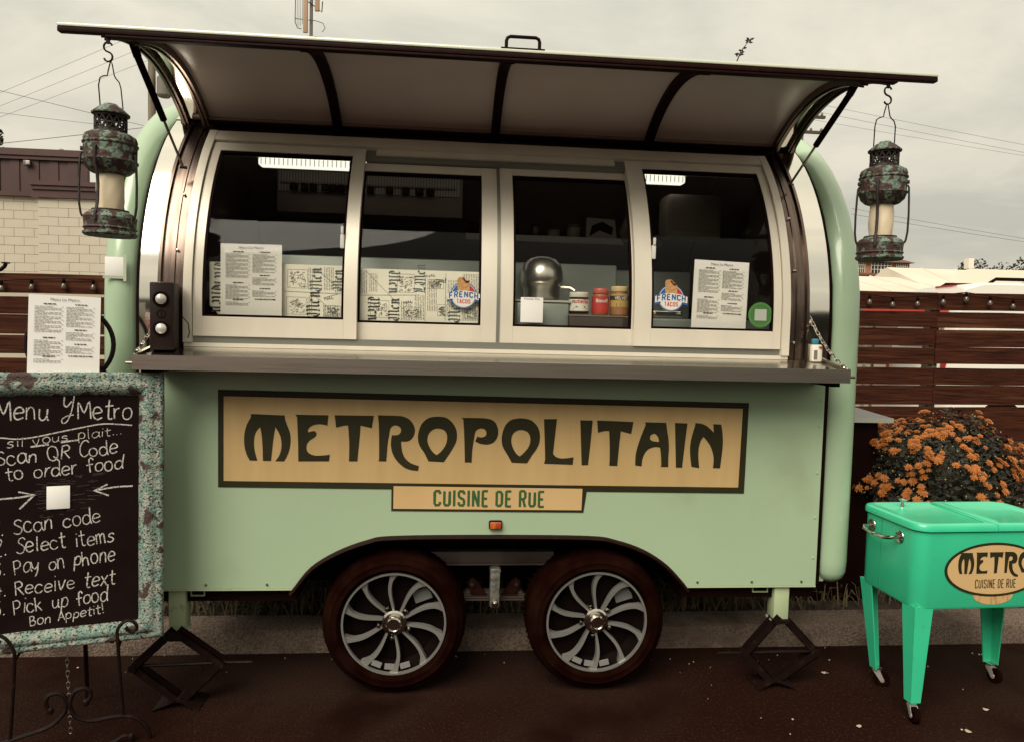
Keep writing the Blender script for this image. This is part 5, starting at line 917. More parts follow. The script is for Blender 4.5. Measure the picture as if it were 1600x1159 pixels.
# handwriting: single-stroke letters, chalk-wide
G = {
 'a': ['7 4.2;5.5 6;3 6;1 4;1 1.6;2.8 0;5 .6;6.8 2.6', '7 6;6.8 2;8 0'], 'b': ['1.5 10;1.2 0', '1.3 3;3 5.6;5.6 5.6;6.8 3.4;6 .8;3.6 -.2;1.2 .6'], 'c': ['6.6 4.8;5 6;2.6 5.8;1 3.6;1.2 1.4;3 0;5.2 .2;6.8 1.4'],
 'd': ['7 4.2;5 6;2.4 5.6;1 3.4;1.4 1;3.4 0;5.6 .8;7 2.6', '7.4 10.5;6.8 3;7.4 0'], 'e': ['1 3;6.4 3.6;6 5.4;4 6.2;2 5.4;.9 3;1.6 .8;3.6 0;6.6 1'], 'f': ['6.6 9;5.4 10.6;3.8 10;3.2 8;3 0', '.8 5.4;6 6'],
 'h': ['1.4 10.5;1 0', '1.2 3.4;3 5.8;5 5.8;5.8 4;6 0'], 'i': ['2.2 6;2 0', '2.4 8.4;2.6 9'], 'k': ['1.2 10;1 0', '5.6 6.4;1.2 2.8', '2.6 3.8;6 0'], 'l': ['2 10.4;1.8 1;2.6 0'],
 'm': ['1 6;1 0', '1 4;2.6 6;4 5.6;4.2 0', '4.2 4;5.8 6;7.4 5.6;7.8 0'], 'n': ['1.2 6;1 0', '1.1 3.6;3 6;5 5.8;5.8 4;6 0'], 'o': ['3.8 6;1.8 5.4;.8 3.2;1.6 .8;3.8 0;6 1;6.8 3.4;5.6 5.6;3.6 6.1'],
 'p': ['1.4 6;1 -3.6', '1.3 3.4;3 6;5.4 5.8;6.6 3.8;5.8 1.2;3.6 .4;1.4 1.2'], 'r': ['1.2 6;1 0', '1.1 3;2.6 5.4;4.8 6'], 's': ['6 5.2;4 6.2;2 5.4;2 4;4.8 2.8;5.8 1.4;4.4 .1;2.2 0;.8 .8'], 't': ['3 9;2.8 1.4;4 0;5.4 .4', '.6 6;5.8 6.4'],
 'u': ['1.2 6;1.2 2;2.6 .2;4.6 .6;6 2.8', '6.2 6;6 1.4;7.2 0'], 'v': ['.6 6;3 0;6 6.2'], 'w': ['.6 6;2.4 0;4 4.4;5.6 0;7.6 6'], 'x': ['.8 6.2;6 0', '6 6.4;.8 0'], 'y': ['1 6;1.4 3;3.4 2;5.8 4', '6.6 6.2;5 0;2.6 -3.6'],
 'M': ['1 0;1.8 9.6;5 3.6;8.6 10;9.2 0'], 'Y': ['1 10;1.4 6.6;3.4 5.6;6 8', '7 10.6;6.8 4;5 -1;2.4 -2;1.4 -.4;4 1.2;8.4 1.8'], 'S': ['7 8.6;5 10;2.4 9.2;2 7.2;4.6 5.4;6.8 3.4;6 .8;3.4 0;.8 1.2'], 'Q': ['4.8 10;2 9;.8 5.6;1.8 1.6;4.6 0;7.4 1.4;8.4 5;7.4 8.6;4.6 10', '5 3;9 -.6'],
 'R': ['1.4 10;1 0', '1.2 9.6;4.6 10.2;6.6 8.6;6 6.2;1.4 5', '3 5.2;7.2 0'], 'C': ['7.6 8.4;5.6 10;2.8 9.2;1 6;1.2 2.4;3.4 0;6 .4;7.8 2'], 'P': ['1.6 10;1.2 0', '1.4 9.4;4.8 10.2;7 8.4;6.2 5.6;3.6 4.4;1.4 4.6'], 'B': ['1.4 9;1.2 0', '1.2 8.8;4.6 9;5.6 7;4 5;1.6 4.6', '1.6 4.6;5.6 4.4;6.6 2;4.6 0;1 0'],
 'A': ['.6 0;4.4 10;5 9', '4.4 10;7.4 0', '2 3.4;6.6 3.6'], '1': ['2.2 8;4 10;3.6 0'], '2': ['1 7.6;2.6 9.6;5.4 9.2;5.6 6.8;1 .4;7 0'], '3': ['1.2 8.8;4 10;6 8;3.4 5.6;6.4 3.4;5 .4;1 .8'], '4': ['4.8 10;.8 3.6;7 3.8', '5.2 6;5 -.4'], '5': ['6.4 9.8;2 9.6;1.6 5.8;4.6 6;6.6 3.6;5 .4;1 .6'],
 '.': ['1.6 .2;2.4 .9'], '!': ['2.6 10;2.2 3', '2 .2;2.5 1'], "'": ['2 10.6;1.4 8.6'], '-': ['1 4;5 4']}
AW = {'M': 10, 'm': 8.8, 'w': 8.4, 'Q': 9.6, 'i': 3.6, 'l': 3.8, '.': 3.2, "'": 3, '!': 4, '1': 5, 't': 6, 'f': 6, 'r': 5.4, ' ': 6.5}
def smooth(pts):
    P = [Vector(p) for p in pts]; o = []
    for i in range(len(P)-1):
        p0, p1, p2, p3 = P[max(i-1, 0)], P[i], P[i+1], P[min(i+2, len(P)-1)]
        for k in range(4):
            t = k/4; o.append(.5*((2*p1)+(-p0+p2)*t+(2*p0-5*p1+4*p2-p3)*t*t+(-p0+3*p1-3*p2+p3)*t*t*t))
    return [(p.x, p.y) for p in o+[P[-1]]]
cfn = lambda u, v, w: (u, v, -.0112+w)
def chalk_line(txt, p0, p1, h, th):
    rnd = random.Random(len(txt)*7+int(h*1000)); tot = sum(AW.get(c, 7.6) for c in txt); L = math.hypot(p1[0]-p0[0], p1[1]-p0[1]); ux, uy = (p1[0]-p0[0])/L, (p1[1]-p0[1])/L
    s = L/tot; cx_ = 0; m = MB(); k = 0
    for c in txt+' ':
        if c == ' ':
            if m.v: pb('chalk_word', m, CHALK)
            m = MB()
        else:
            dy = rnd.uniform(-.05, .05)*h; sc_ = rnd.uniform(.86, 1.12); sl = rnd.uniform(-.08, .14)
            for st in G[c]:
                pts = []
                for q in st.split(';'):
                    a, b = map(float, q.split()); a = (cx_+a)*s+sl*b*h/10; b = b*h/10*sc_+dy; pts.append((p0[0]+a*ux-b*uy, p0[1]+a*uy+b*ux))
                ribbon(m, smooth(pts), th*.72*rnd.uniform(.8, 1.15), cfn, (k % 8)*.0001); k += 1
        cx_ += AW.get(c, 7.6)
for txt, p0, p1, h, th in [("Menu Y'Metro", (-.573, .876), (-.113, .872), .076, .0070), ('sil vous plait...', (-.540, .770), (-.150, .812), .036, .0042), ('Scan QR Code', (-.572, .704), (-.163, .737), .056, .0058), ('to order food', (-.540, .648), (-.146, .675), .058, .0058),
    ('1. Scan code', (-.580, .436), (-.221, .471), .060, .0056), ('2. Select items', (-.580, .366), (-.172, .388), .060, .0056), ('3. Pay on phone', (-.580, .288), (-.171, .313), .058, .0056), ('4. Receive text', (-.580, .213), (-.171, .222), .058, .0056), ('5. Pick up food', (-.580, .138), (-.198, .157), .058, .0056), ('Bon Appetit!', (-.462, .092), (-.208, .112), .038, .0045)]:
    chalk_line(txt, p0, p1, h, th)
m = MB()
for k, l in enumerate([[(-.60, .806), (-.556, .809), (-.508, .803), (-.452, .808), (-.37, .825), (-.287, .842), (-.21, .854), (-.115, .846)], [(-.112, .605), (-.175, .604), (-.246, .594)], [(-.201, .616), (-.246, .594), (-.196, .572)], [(-.62, .572), (-.555, .579), (-.499, .582), (-.447, .589)], [(-.499, .603), (-.447, .589), (-.495, .538)], [(-.36, .786), (-.30, .794)], [(-.46, .772), (-.40, .779)]]):
    ribbon(m, smooth(l) if k in (0, 1, 3) else l, .006 if k else .0048, cfn, k*.0001)
pb('chalk_mark', m, CHALK)
m = MB(); rnd = random.Random(11)
for k in range(60):
    x = rnd.uniform(-.46, -.25); y = rnd.uniform(.50, .66); ribbon(m, [(x, y), (x+rnd.uniform(.01, .05), y+rnd.uniform(-.006, .006))], .003, cfn, -.0003)
pb('chalk_smudge', m, SMEAR)
card('white square card taped on the chalkboard between two chalk arrows', bmat(-.406, .531, -.008) @ Matrix.Rotation(R(-90), 4, 'X'), .078, .088)
menu_sheet('white printed menu sheet standing on top of the chalkboard frame', bmat(-.475, 1.046, -.020) @ Matrix.Rotation(R(-90), 4, 'X') @ Matrix.Rotation(R(1), 4, 'Y'), .243, .306)
# easel: wrought iron, upright plane just in front of the board foot
EO = RB+BN*.05; EO.z = 0
es = thing('scroll_easel', 'black wrought iron scroll easel carrying the chalkboard', 'easel', (0, 0, 0), None, Matrix(((BU.x, BN.x, 0, EO.x), (BU.y, BN.y, 0, EO.y), (0, 0, 1, 0), (0, 0, 0, 1))))
pe = lambda n_, mb: part(n_, mb, IRON, es, local=True)
def iron(pts, r=.0075, y=0.0, end=None):
    q = smooth(pts); P = [(u, y, v) for u, v in q]; m = MB().tube(P, r, 8)
    if end: m.lathe([(.0005, -.016), (.011, -.009), (.013, 0), (.011, .009), (.0005, .016)], (q[0][0], y, q[0][1]), 'Z', 10)
    return m
RP_ = [(-.120, .447), (-.127, .462), (-.111, .441), (-.094, .445), (-.089, .462), (-.103, .481), (-.125, .486), (-.145, .473), (-.157, .448), (-.155, .406), (-.148, .263), (-.138, .113)]
pe('post', iron(RP_, .0065))
pe('post', iron([(-.550, .447), (-.540, .462), (-.556, .441), (-.574, .445), (-.579, .462), (-.565, .481), (-.540, .480), (-.518, .462), (-.500, .425), (-.495, .39), (-.503, .229), (-.513, .08)], .0065))
pe('foot_scroll', iron([(-.265, .183), (-.249, .205), (-.255, .231), (-.276, .241), (-.301, .232), (-.316, .202), (-.317, .171), (-.302, .137), (-.271, .115), (-.236, .107), (-.185, .110), (-.133, .108), (-.093, .091), (-.063, .058), (-.048, .026), (-.045, .008)], .008, 0, True))
pe('foot_scroll', iron([(-.383, .169), (-.394, .188), (-.396, .216), (-.381, .233), (-.354, .233), (-.335, .215), (-.328, .186), (-.336, .156), (-.359, .128), (-.397, .104), (-.453, .091), (-.508, .079), (-.56, .066), (-.60, .04), (-.612, .008)], .008, 0, True))
pe('curl', iron([(-.110, .019), (-.122, .026), (-.138, .027), (-.166, .011), (-.185, .008)], .007, 0, True)); pe('curl', iron([(-.54, .019), (-.53, .026), (-.512, .027), (-.485, .011), (-.47, .008)], .007, 0, True))
m = MB(); m.tube([(-.325, -.40, .008), (-.325, -.36, .30), (-.33, -.26, 1.05), (-.34, -.20, 1.42)], .009, 8); pe('back_leg', m)
m = MB()
for k in range(14):
    a = Vector((-.345+.0018*k, -.10+.006*k, .33-.020*k)); sd = Vector((.006, 0, 0)) if k % 2 else Vector((0, .006, 0)); ring = [a+Vector((0, 0, -.013))*math.cos(2*math.pi*i/8)+sd*math.sin(2*math.pi*i/8) for i in range(8)]; m.tube(ring, .0018, 4, closed=True)
part('chain', m, STEEL, es, local=True)
m = MB(); cx0, cz0, rr = -.338, 1.548, .150
m.tube([(cx0+rr*math.cos(2*math.pi*i/40), -.195, cz0+rr*math.sin(2*math.pi*i/40)) for i in range(40)], .009, 8, closed=True); pe('top_ring', m)
m = MB(); m.tube([(-.50, -.115, .36), (-.50, -.160, 1.0), (-.49, -.190, 1.40), (-.44, -.195, 1.46)], .008, 8); m.tube([(-.19, -.115, .36), (-.19, -.160, 1.0), (-.19, -.190, 1.40), (-.235, -.195, 1.46)], .008, 8); m.tube([(-.50, -.116, .38), (-.19, -.116, .38)], .007, 8); m.tube([(-.156, -.12, .375), (-.156, 0.0, .375)], .006, 6); m.tube([(-.497, -.12, .375), (-.497, 0.0, .375)], .006, 6); m.tube([(-.156, -.116, .375), (-.19, -.116, .38)], .006, 6); pe('rear_frame', m)

# ------------------------------------------------------------------ cooler cart
CR = R(2.5)
co = thing('cooler_cart', 'bright green patio cooler on four legs with casters and oval emblem', 'cooler', (3.252, -.345, 0), None, None, CR)
CW, CD, Z0, Z1 = .72, .40, .500, .838
pc = lambda n_, mb, m, par=co, a=35: part(n_, mb, m, par, local=True, angle=a)
def rrect(x0, x1, y0, y1, r, n=6):
    o = []
    for cx_, cy_, a in ((x1-r, y1-r, 0), (x0+r, y1-r, 90), (x0+r, y0+r, 180), (x1-r, y0+r, 270)):
        for i in range(n+1): o.append((cx_+r*math.cos(R(a+90*i/n)), cy_+r*math.sin(R(a+90*i/n))))
    return o
def loft(levels):
    m = MB(); m.grid([[(x, y, z) for x, y in pts] for pts, z in levels], close=True); n = len(levels[0][0]); m.f += [tuple(range(n)), tuple(range((len(levels)-1)*n, len(levels)*n))]; return m
pc('body', loft([(rrect(.006, CW-.006, .006, CD-.006, .055), Z0), (rrect(.0, CW, .0, CD, .06), Z0+.012), (rrect(.0, CW, .0, CD, .06), Z1)]), CGREEN)
for x0, x1, e in ((-.010, CW/2-.0015, 0), (CW/2+.0015, CW+.010, 1)):
    a = rrect(x0, x1, -.010, CD+.010, .066)
    if e == 0: a = [(min(x, x1) if x < x1-.07 else x1, (y if x < x1-.07 else (CD+.010 if y > CD/2 else -.010))) for x, y in a]
    else: a = [(x if x > x0+.07 else x0, (y if x > x0+.07 else (CD+.010 if y > CD/2 else -.010))) for x, y in a]
    ccx, ccy = (x0+x1)/2, CD/2
    sc_ = lambda k: [(ccx+(x-ccx)*(1-k/abs(x1-x0)*2 if True else 1), ccy+(y-ccy)*(1-k/CD*2)) for x, y in a]
    l = pc('lid', loft([(a, Z1+.003), (a, Z1+.022), (sc_(.004), Z1+.030), (sc_(.014), Z1+.034), (sc_(.026), Z1+.034), (sc_(.032), Z1+.031)]), CGREEN)
m = MB(); m.box(CW/2-.035, CW/2-.028, .035, CD-.035, Z1+.0305, Z1+.036, bev=.002).box(CW/2+.028, CW/2+.035, .035, CD-.035, Z1+.0305, Z1+.036, bev=.002); pc('lid_ridge', m, CGREEN)
pc('seam', MB().grid([[(x, y, Z1-.004) for x, y in rrect(-.0015, CW+.0015, -.0015, CD+.0015, .061)], [(x, y, Z1+.0025) for x, y in rrect(-.0015, CW+.0015, -.0015, CD+.0015, .061)]], close=True), mat('seam_green', (.012, .22, .10), .5))
pc('side_crease', MB().box(-.0015, .0, .245, .2475, Z0+.01, Z1-.01), mat('crease_green', (.016, .28, .13), .5))
def leg(x, y, sx, sy, dx=0.0, dy=0.0):
    t0, t1, th = .085, .046, .006; z0, z1 = .085, Z0+.012; m = MB()
    for ax in (0, 1):                                        # an angle-iron leg: two tapering plates
        rows = []
        for z, t in ((z0, t1), (z1, t0)):
            k = (z1-z)/(z1-z0); ox, oy = x+dx*k, y+dy*k
            if ax == 0: q = [(ox, oy), (ox+sx*t, oy), (ox+sx*t, oy+sy*th), (ox, oy+sy*th)]
            else: q = [(ox, oy+sy*(th+.0005)), (ox+sx*th, oy+sy*(th+.0005)), (ox+sx*th, oy+sy*t), (ox, oy+sy*t)]
            rows.append([(u, v, z) for u, v in q])
        b = len(m.v); m.grid(rows, close=True); m.f += [(b, b+1, b+2, b+3), (b+4, b+5, b+6, b+7)]
    lg = pc('leg', m, CGREEN)
    k = 1; ox, oy = x+dx+sx*.022, y+dy+sy*.022
    pc('foot', MB().box(ox-.020, ox+.020, oy-.020, oy+.020, .083, .0868), CHROME, lg)
    return ox, oy
caster_protos = []
def caster(ox, oy, a):
    t = pc('caster', MB().lathe([(.016, .070), (.019, .074), (.019, .082), (.012, .0825)], n=16), ZINC)
    ro = Matrix.Rotation(a, 3, 'Z'); m = MB()
    for s_ in (-1, 1):
        pts = [(-.014, .070), (.016, .070), (.034, .030), (.028, .022), (.018, .024)]
        mm = MB().prism([pts], lambda u, v, w: (u, w, v), s_*.0155-.0012, s_*.0155+.0012); m.add([ro @ Vector(v) for v in mm.v], mm.f)
    mm = MB().box(-.014, .016, -.0165, .0165, .067, .0699); m.add([ro @ Vector(v) for v in mm.v], mm.f); pc('fork', m, ZINC, t)
    m = MB().lathe([(.010, -.013), (.030, -.013), (.034, -.009), (.034, .009), (.030, .013), (.010, .013)], (0, 0, 0), 'Y', 24); mm = MB(); mm.add([ro @ (Vector(v)+Vector((.024, 0, .0345))) for v in m.v], m.f); wl = pc('caster_wheel', mm, RUBBER, t)
    m = MB().lathe([(.0005, -.017), (.006, -.017), (.009, -.0135), (.009, .0135), (.006, .017), (.0005, .017)], (0, 0, 0), 'Y', 12); mm = MB(); mm.add([ro @ (Vector(v)+Vector((.024, 0, .0345))) for v in m.v], m.f); pc('axle_bolt', mm, ZINC, wl)
    t.location = (ox, oy, 0); return t
for x, y, sx, sy, dx, dy, a in ((.004, .004, 1, 1, .012, .008, R(-100)), (.004, CD-.004, 1, -1, .055, -.030, R(-25)), (CW-.004, .004, -1, 1, -.012, .008, R(-80)), (CW-.004, CD-.004, -1, -1, -.014, -.03, R(-75))):
    ox, oy = leg(x, y, sx, sy, dx, dy); caster(ox, oy, a)
hp = [(-.001, .318, .785), (-.045, .314, .780), (-.060, .290, .776), (-.064, .22, .774), (-.060, .150, .776), (-.045, .124, .780), (-.001, .120, .785)]
pc('handle', MB().tube(hp, .0085, 10), CHROME)
for y in (.318, .120):
    pl_ = pc('handle_plate', MB().lathe([(.028, -.0035), (.027, -.005), (.012, -.006), (.0005, -.006)], (0, y, .785), 'X', 20), CHROME)
    for k in range(3): a = R(90+120*k); pc('rivet', MB().lathe([(.0045, -.005), (.004, -.008), (.0005, -.0085)], (0, y+.019*math.cos(a), .785+.019*math.sin(a)), 'X', 8), DSTEEL, pl_)
pc('lid_knob', MB().lathe([(.008, Z1+.034), (.006, Z1+.05), (.014, Z1+.060), (.022, Z1+.066), (.022, Z1+.069), (.0005, Z1+.071)], (.145, .315, 0), 'Z', 16), CHROME)
ECX, ECZ = .362, .672
fe = lambda u, v, w: (u+ECX, -w, v+ECZ)
el = lambda a, b: [(a*math.cos(2*math.pi*i/48), b*math.sin(2*math.pi*i/48)) for i in range(48)]
eb = pc('emblem', MB().prism([el(.236, .118)], fe, .0005, .003), OLIVE); pc('emblem_face', MB().prism([el(.224, .107)], fe, .0032, .0042), TAN2, eb)
xx = 0; lx = -.176
for k, ch_ in enumerate((0, 1, 2, 3, 4)):
    loops = LET[ch_][1]; s_ = .093/.2045
    pc('letter', MB().prism([[((u-.3813)*s_*.84+lx, (v-1.0545)*s_-.016) for u, v in l] for l in loops], fe, .0044, .0052), OLIVE, eb)
for m in caps(None, 'CUISINE DE RUE', -.091, -.080, .038, .196, lambda u, v, w: fe(u, v, w+.0044), 0, .30, .25, .55): pc('letter', m, OLIVE, eb)
pc('opener_board', MB().prism([[(-.095, -.110)]+[(.095*math.cos(R(180+180*i/14)), -.112-.042*math.sin(R(180*i/14))) for i in range(1, 14)]+[(.095, -.110)]], fe, .0003, .0022), mat('opener_wood', (.56, .35, .15), .6, 0, (.34, .16, .05), 26, .5, .7, stretch=(3, 1, .6)), eb)

# ------------------------------------------------------------------ chrysanthemum in a tall planter behind the cooler
BC = Vector((4.135, .80, .785)); BR_, BHH = .450, .415
mum = thing('potted_chrysanthemum', 'large dome of orange chrysanthemums with dark leaves behind the green cooler', 'plant', (BC.x, BC.y, .12))
part('planter', MB().lathe([(.11, .12), (.13, .13), (.15, .55), (.20, .72), (.205, .76), (.19, .76), (.18, .70), (.0005, .69)], (BC.x, BC.y+.05, 0), 'Z', 24), BLACK, mum)
rnd = random.Random(21)
def bump(d): return (1+.10*math.sin(d.x*5+1)*math.sin(d.y*4+2)+.07*math.sin(d.z*7+d.x*4))
def dome(zmin=-.12):
    while True:
        a = rnd.uniform(0, 6.2832); z = rnd.uniform(zmin, 1); r = math.sqrt(max(0, 1-z*z)); k = max(.35, r)**-.28; d = Vector((r*math.cos(a)*k, r*math.sin(a)*k, z))
        return d
fl = MB(); fl.sm = False
for i in range(6200):
    d = dome(-.25); rr = bump(d)*rnd.uniform(.55, .985)**.6; p = BC+Vector((d.x*BR_*rr, d.y*BR_*.92*rr, d.z*BHH*rr if d.z > 0 else d.z*.25))
    n_ = (d+Vector((rnd.uniform(-.9, .9), rnd.uniform(-.9, .9), rnd.uniform(-.5, .9)))).normalized(); t1 = n_.orthogonal().normalized(); t1 = (Matrix.Rotation(rnd.uniform(0, 6.28), 3, n_) @ t1); t2 = n_.cross(t1); s_ = rnd.uniform(.010, .020)
    fl.add([p-t1*s_, p-t1*s_*.3+t2*s_*.55, p+t1*s_*.5+t2*s_*.4, p+t1*s_*1.1-n_*s_*.3, p+t1*s_*.5-t2*s_*.4, p-t1*s_*.3-t2*s_*.55], [(0, 1, 2, 3), (0, 3, 4, 5)])
o = part('foliage', fl, LEAF, mum); o['kind'] = 'stuff'
st = MB()
for i in range(46):
    d = dome(.05); e = BC+Vector((d.x*BR_, d.y*BR_*.92, d.z*BHH))*.97; b = BC+Vector((d.x*.06, d.y*.06, -.06)); st.tube([b, b.lerp(e, .5)+Vector((0, 0, -.03)), e], [.004, .003, .002], 4)
part('stems', st, STEM, mum)['kind'] = 'stuff'
bud = MB()
for i in range(330):
    d = dome(-.1); rr = bump(d)*1.0; p = BC+Vector((d.x*BR_*rr, d.y*BR_*.92*rr, d.z*BHH*rr if d.z > 0 else d.z*.25)); r_ = rnd.uniform(.0028, .0052)
    bud.add([p+Vector(v)*r_ for v in ((1, 0, 0), (0, 1, 0), (-1, 0, 0), (0, -1, 0), (0, 0, 1.1), (0, 0, -1.1))], [(0, 1, 4), (1, 2, 4), (2, 3, 4), (3, 0, 4), (1, 0, 5), (2, 1, 5), (3, 2, 5), (0, 3, 5)])
part('buds', bud, mat('bud', (.40, .34, .16), .8, 0, (.50, .26, .06), 20), mum)['kind'] = 'stuff'
def flower_mesh(seed):
    r2 = random.Random(seed); m = MB(); m.sm = False
    for ring, (n_, L, lift, w_) in enumerate(((11, 1.0, .12, .26), (9, .72, .42, .24), (6, .42, .70, .20))):
        for k in range(n_):
            a = 2*math.pi*(k+.5*(ring % 2))/n_+r2.uniform(-.15, .15); c, s_ = math.cos(a), math.sin(a); l = L*r2.uniform(.85, 1.1); z0 = .10*ring; z1 = z0+lift*.45*l
            pt_ = lambda rr, ww, zz: (rr*c-ww*s_, rr*s_+ww*c, zz)
            m.add([pt_(.08, -.06, z0), pt_(.08, .06, z0), pt_(l*.65, w_*.62, z0+(z1-z0)*.7), pt_(l, .0, z1-.06*(ring == 0)), pt_(l*.65, -w_*.62, z0+(z1-z0)*.7)], [(0, 1, 2, 3), (0, 3, 4)])
    me = m.data('flower', PETAL); return me
fms = [flower_mesh(k) for k in range(4)]
placed = []; tries = 0
while len(placed) < 290 and tries < 14000:
    tries += 1
    d = dome(-.05); w_ = .16+1.0*max(0, d.z)**1.0+.34*max(0, -d.x)
    cl = math.sin(d.x*9+2)*math.sin(d.y*8+1)+math.sin(d.z*10+d.x*6)
    if rnd.random() > w_*(.55+.55*cl): continue
    if d.y > .55: continue
    rr = bump(d)*rnd.uniform(.985, 1.05); p = BC+Vector((d.x*BR_*rr, d.y*BR_*.92*rr, d.z*BHH*rr if d.z > 0 else d.z*.25))
    if any((p-q).length < .017 for q in placed): continue
    placed.append(p); o = bpy.data.objects.new('flower', fms[len(placed) % 4]); COL.objects.link(o); o.parent = mum
    nn = (d+Vector((0, -.25, .55))+Vector((rnd.uniform(-.4, .4), rnd.uniform(-.4, .4), rnd.uniform(-.2, .3)))).normalized(); s_ = rnd.uniform(.016, .031)
    o.matrix_local = Matrix.Translation(p-wloc(mum)) @ nn.to_track_quat('Z', 'Y').to_matrix().to_4x4() @ Matrix.Scale(s_, 4)

# ------------------------------------------------------------------ dark cabinet with a grey lid behind the right end of the trailer
cb_ = thing('storage_cabinet', 'dark cabinet with a sloping grey lid behind the right end of the trailer', 'cabinet', (3.55, 1.1, .1))
part('cabinet_body', MB().box(3.19, 3.74, .78, 1.6, .11, 1.165), BLACK, cb_)
m = MB(); m.add([(3.18, .74, 1.195), (3.80, .74, 1.195), (3.80, 1.62, 1.195), (3.18, 1.62, 1.195), (3.18, .95, 1.30), (3.55, 1.0, 1.275), (3.55, 1.4, 1.275), (3.18, 1.4, 1.30)], [(0, 1, 5, 4), (1, 2, 6, 5), (2, 3, 7, 6), (4, 5, 6, 7), (3, 0, 4, 7), (0, 3, 2, 1)]); m.sm = False
part('lid', m, GREYL, cb_); part('lid_rim', MB().box(3.18, 3.805, .735, 1.625, 1.168, 1.1945), mat('grey_rim', (.36, .34, .30), .5), cb_)

# ------------------------------------------------------------------ board fence behind the trailer
fnc = thing('board_fence', 'dark stained horizontal board fence behind the trailer with bulbs along its top', 'fence', (2.0, 3.02, .1))
ft = lambda x: .0103*(x-5.6)
rows_z = [(2.066, 1.910), (1.886, 1.746), (1.735, 1.580), (1.573, 1.424), (1.392, 1.241), (1.228, 1.056), (1.044, .896), (.886, .730), (.714, .555), (.540, .395), (.380, .235), (.220, .085)]
segs = [-6.2, -3.75, -1.42, .9, 3.25, 5.62, 8.0, 10.4]
rnd = random.Random(4)
for a, b in zip(segs[:-1], segs[1:]):
    for zt, zb in rows_z:
        j0, j1 = rnd.uniform(-.006, .006), rnd.uniform(-.006, .006); dy = rnd.uniform(-.004, .004); m = MB()
        xa, xb = a+.003, b-.003
        vs = []
        rw = []
        for i in range(5):
            x = xa+(xb-xa)*i/4; j = j0+(j1-j0)*i/4+rnd.uniform(-.003, .003); w_ = dy+rnd.uniform(-.004, .004); t1 = rnd.uniform(-.002, .002)
            rw.append([(x, 3.0+w_, zb+ft(x)+j), (x, 3.0+w_, zt+ft(x)+j+t1), (x, 3.022+w_, zt+ft(x)+j+t1), (x, 3.022+w_, zb+ft(x)+j)])
        m.grid(rw, close=True); m.f += [(0, 1, 2, 3), (16, 19, 18, 17)]; m.sm = False
        o = part('board', m, WOOD, fnc)
        # each board keeps its own grain: shift its mesh, not the texture
        me = o.data; off = Vector((rnd.uniform(-30, 30), rnd.uniform(-3, 3), rnd.uniform(-9, 9)))
        for v in me.vertices: v.co += off
        o.location = o.location-off
for x in segs+[-2.55]: part('post', MB().box(x-.045, x+.045, 3.03, 3.12, .05, 1.98+ft(x)), WOODP, fnc)
bulbs = thing('string_lights', 'string of small clear bulbs strung along the top fence board', 'string lights', (2.0, 2.97, 1.95))
BX = [-2.53, -2.299, -2.071, -1.827, -1.60, 4.735, 4.955, 5.17, 5.403, 5.643, 5.86, 6.088, 6.31, 6.53]; BZ = [1.85, 1.858, 1.875, 1.887, 1.885, 1.95, 1.955, 1.938, 1.950, 1.974, 2.003, 1.975, 1.953, 1.95]
CLEAR = mat('bulb_glass', (.16, .12, .09), .06, 0, spec=.9, trans=.5)
for x, z in zip(BX, BZ):
    b = part('bulb', MB().lathe([(.008, .030), (.014, .022), (.021, .006), (.019, -.012), (.010, -.022), (.0005, -.025)], (x, 2.965, z), 'Z', 14), CLEAR, bulbs)
    part('socket', MB().lathe([(.009, .0305), (.0115, .034), (.0115, .062), (.005, .066)], (x, 2.965, z), 'Z', 10), BLACK, b)
for lo_, hi_ in ((0, 5), (5, 14)):
    part('cable', MB().tube([(x, 2.975, z+.068) for x, z in zip(BX[lo_:hi_], BZ[lo_:hi_])], .004, 5), BLACK, bulbs)
hk = thing('pipe_hook', 'dark curved pipe bracket rising above the left fence board', 'bracket', (-2.4, 2.98, 1.95))
part('pipe', MB().tube([(-2.62, 2.985, 1.985), (-2.45, 2.985, 1.995), (-2.36, 2.985, 2.000), (-2.315, 2.985, 2.012), (-2.285, 2.985, 2.038), (-2.275, 2.985, 2.062)], .015, 10), IRON, hk); part('pipe_flange', MB().lathe([(.030, 2.062), (.030, 2.072), (.012, 2.074)], (-2.275, 2.985, 0), 'Z', 14), IRON, hk)
# ------------------------------------------------------------------ cream block building, far left
bb = thing('block_building', 'cream concrete block building with brown ribbed metal parapet on the left', 'building', (-9.5, 17, 0))
part('wall', MB().box(-15, -7.19, 15.03, 22, 0, 4.49), MORTAR, bb); part('annex_wall', MB().box(-8.03, -4.2, 14.43, 20, 0, 4.29), MORTAR, bb)
def blocks(xa, xb, yf_, zt_, n_rows, L, hh, far=False):
    me_full = None; g = .006; rnd2 = random.Random(9)
    def mk(w):
        b_ = MB().box(0, w, 0, .06, 0, hh-g, bev=.0025); b_.sm = False; return b_.data('block', BLOCK)
    full = mk(L-g); cache = {}
    for r_ in range(n_rows):
        z = zt_-(r_+1)*hh; x = xa-(L/2 if r_ % 2 else 0)
        while x < xb:
            a, b = max(x, xa), min(x+L, xb)
            if b-a > .06:
                w = round(b-a-g, 3)
                me = full if abs(w-(L-g)) < .002 else cache.setdefault(w, mk(w))
                o = bpy.data.objects.new('block', me); COL.objects.link(o); o.parent = bb; o.location = Vector((a, yf_+rnd2.uniform(-.004, .004), z))-wloc(bb)
            x += L
blocks(-8.02, -5.6, 14.37, 4.285, 10, .445, .202); blocks(-10.2, -8.03, 14.97, 4.485, 10, .445, .202)
pp = MB()
x = -13.2
while x < -7.2:
    part('parapet_panel', MB().box(x, x+.205, 14.90+(.02 if int(x*5) % 2 else 0), 15.02, 4.50, 5.235), FASC, bb); x += .215
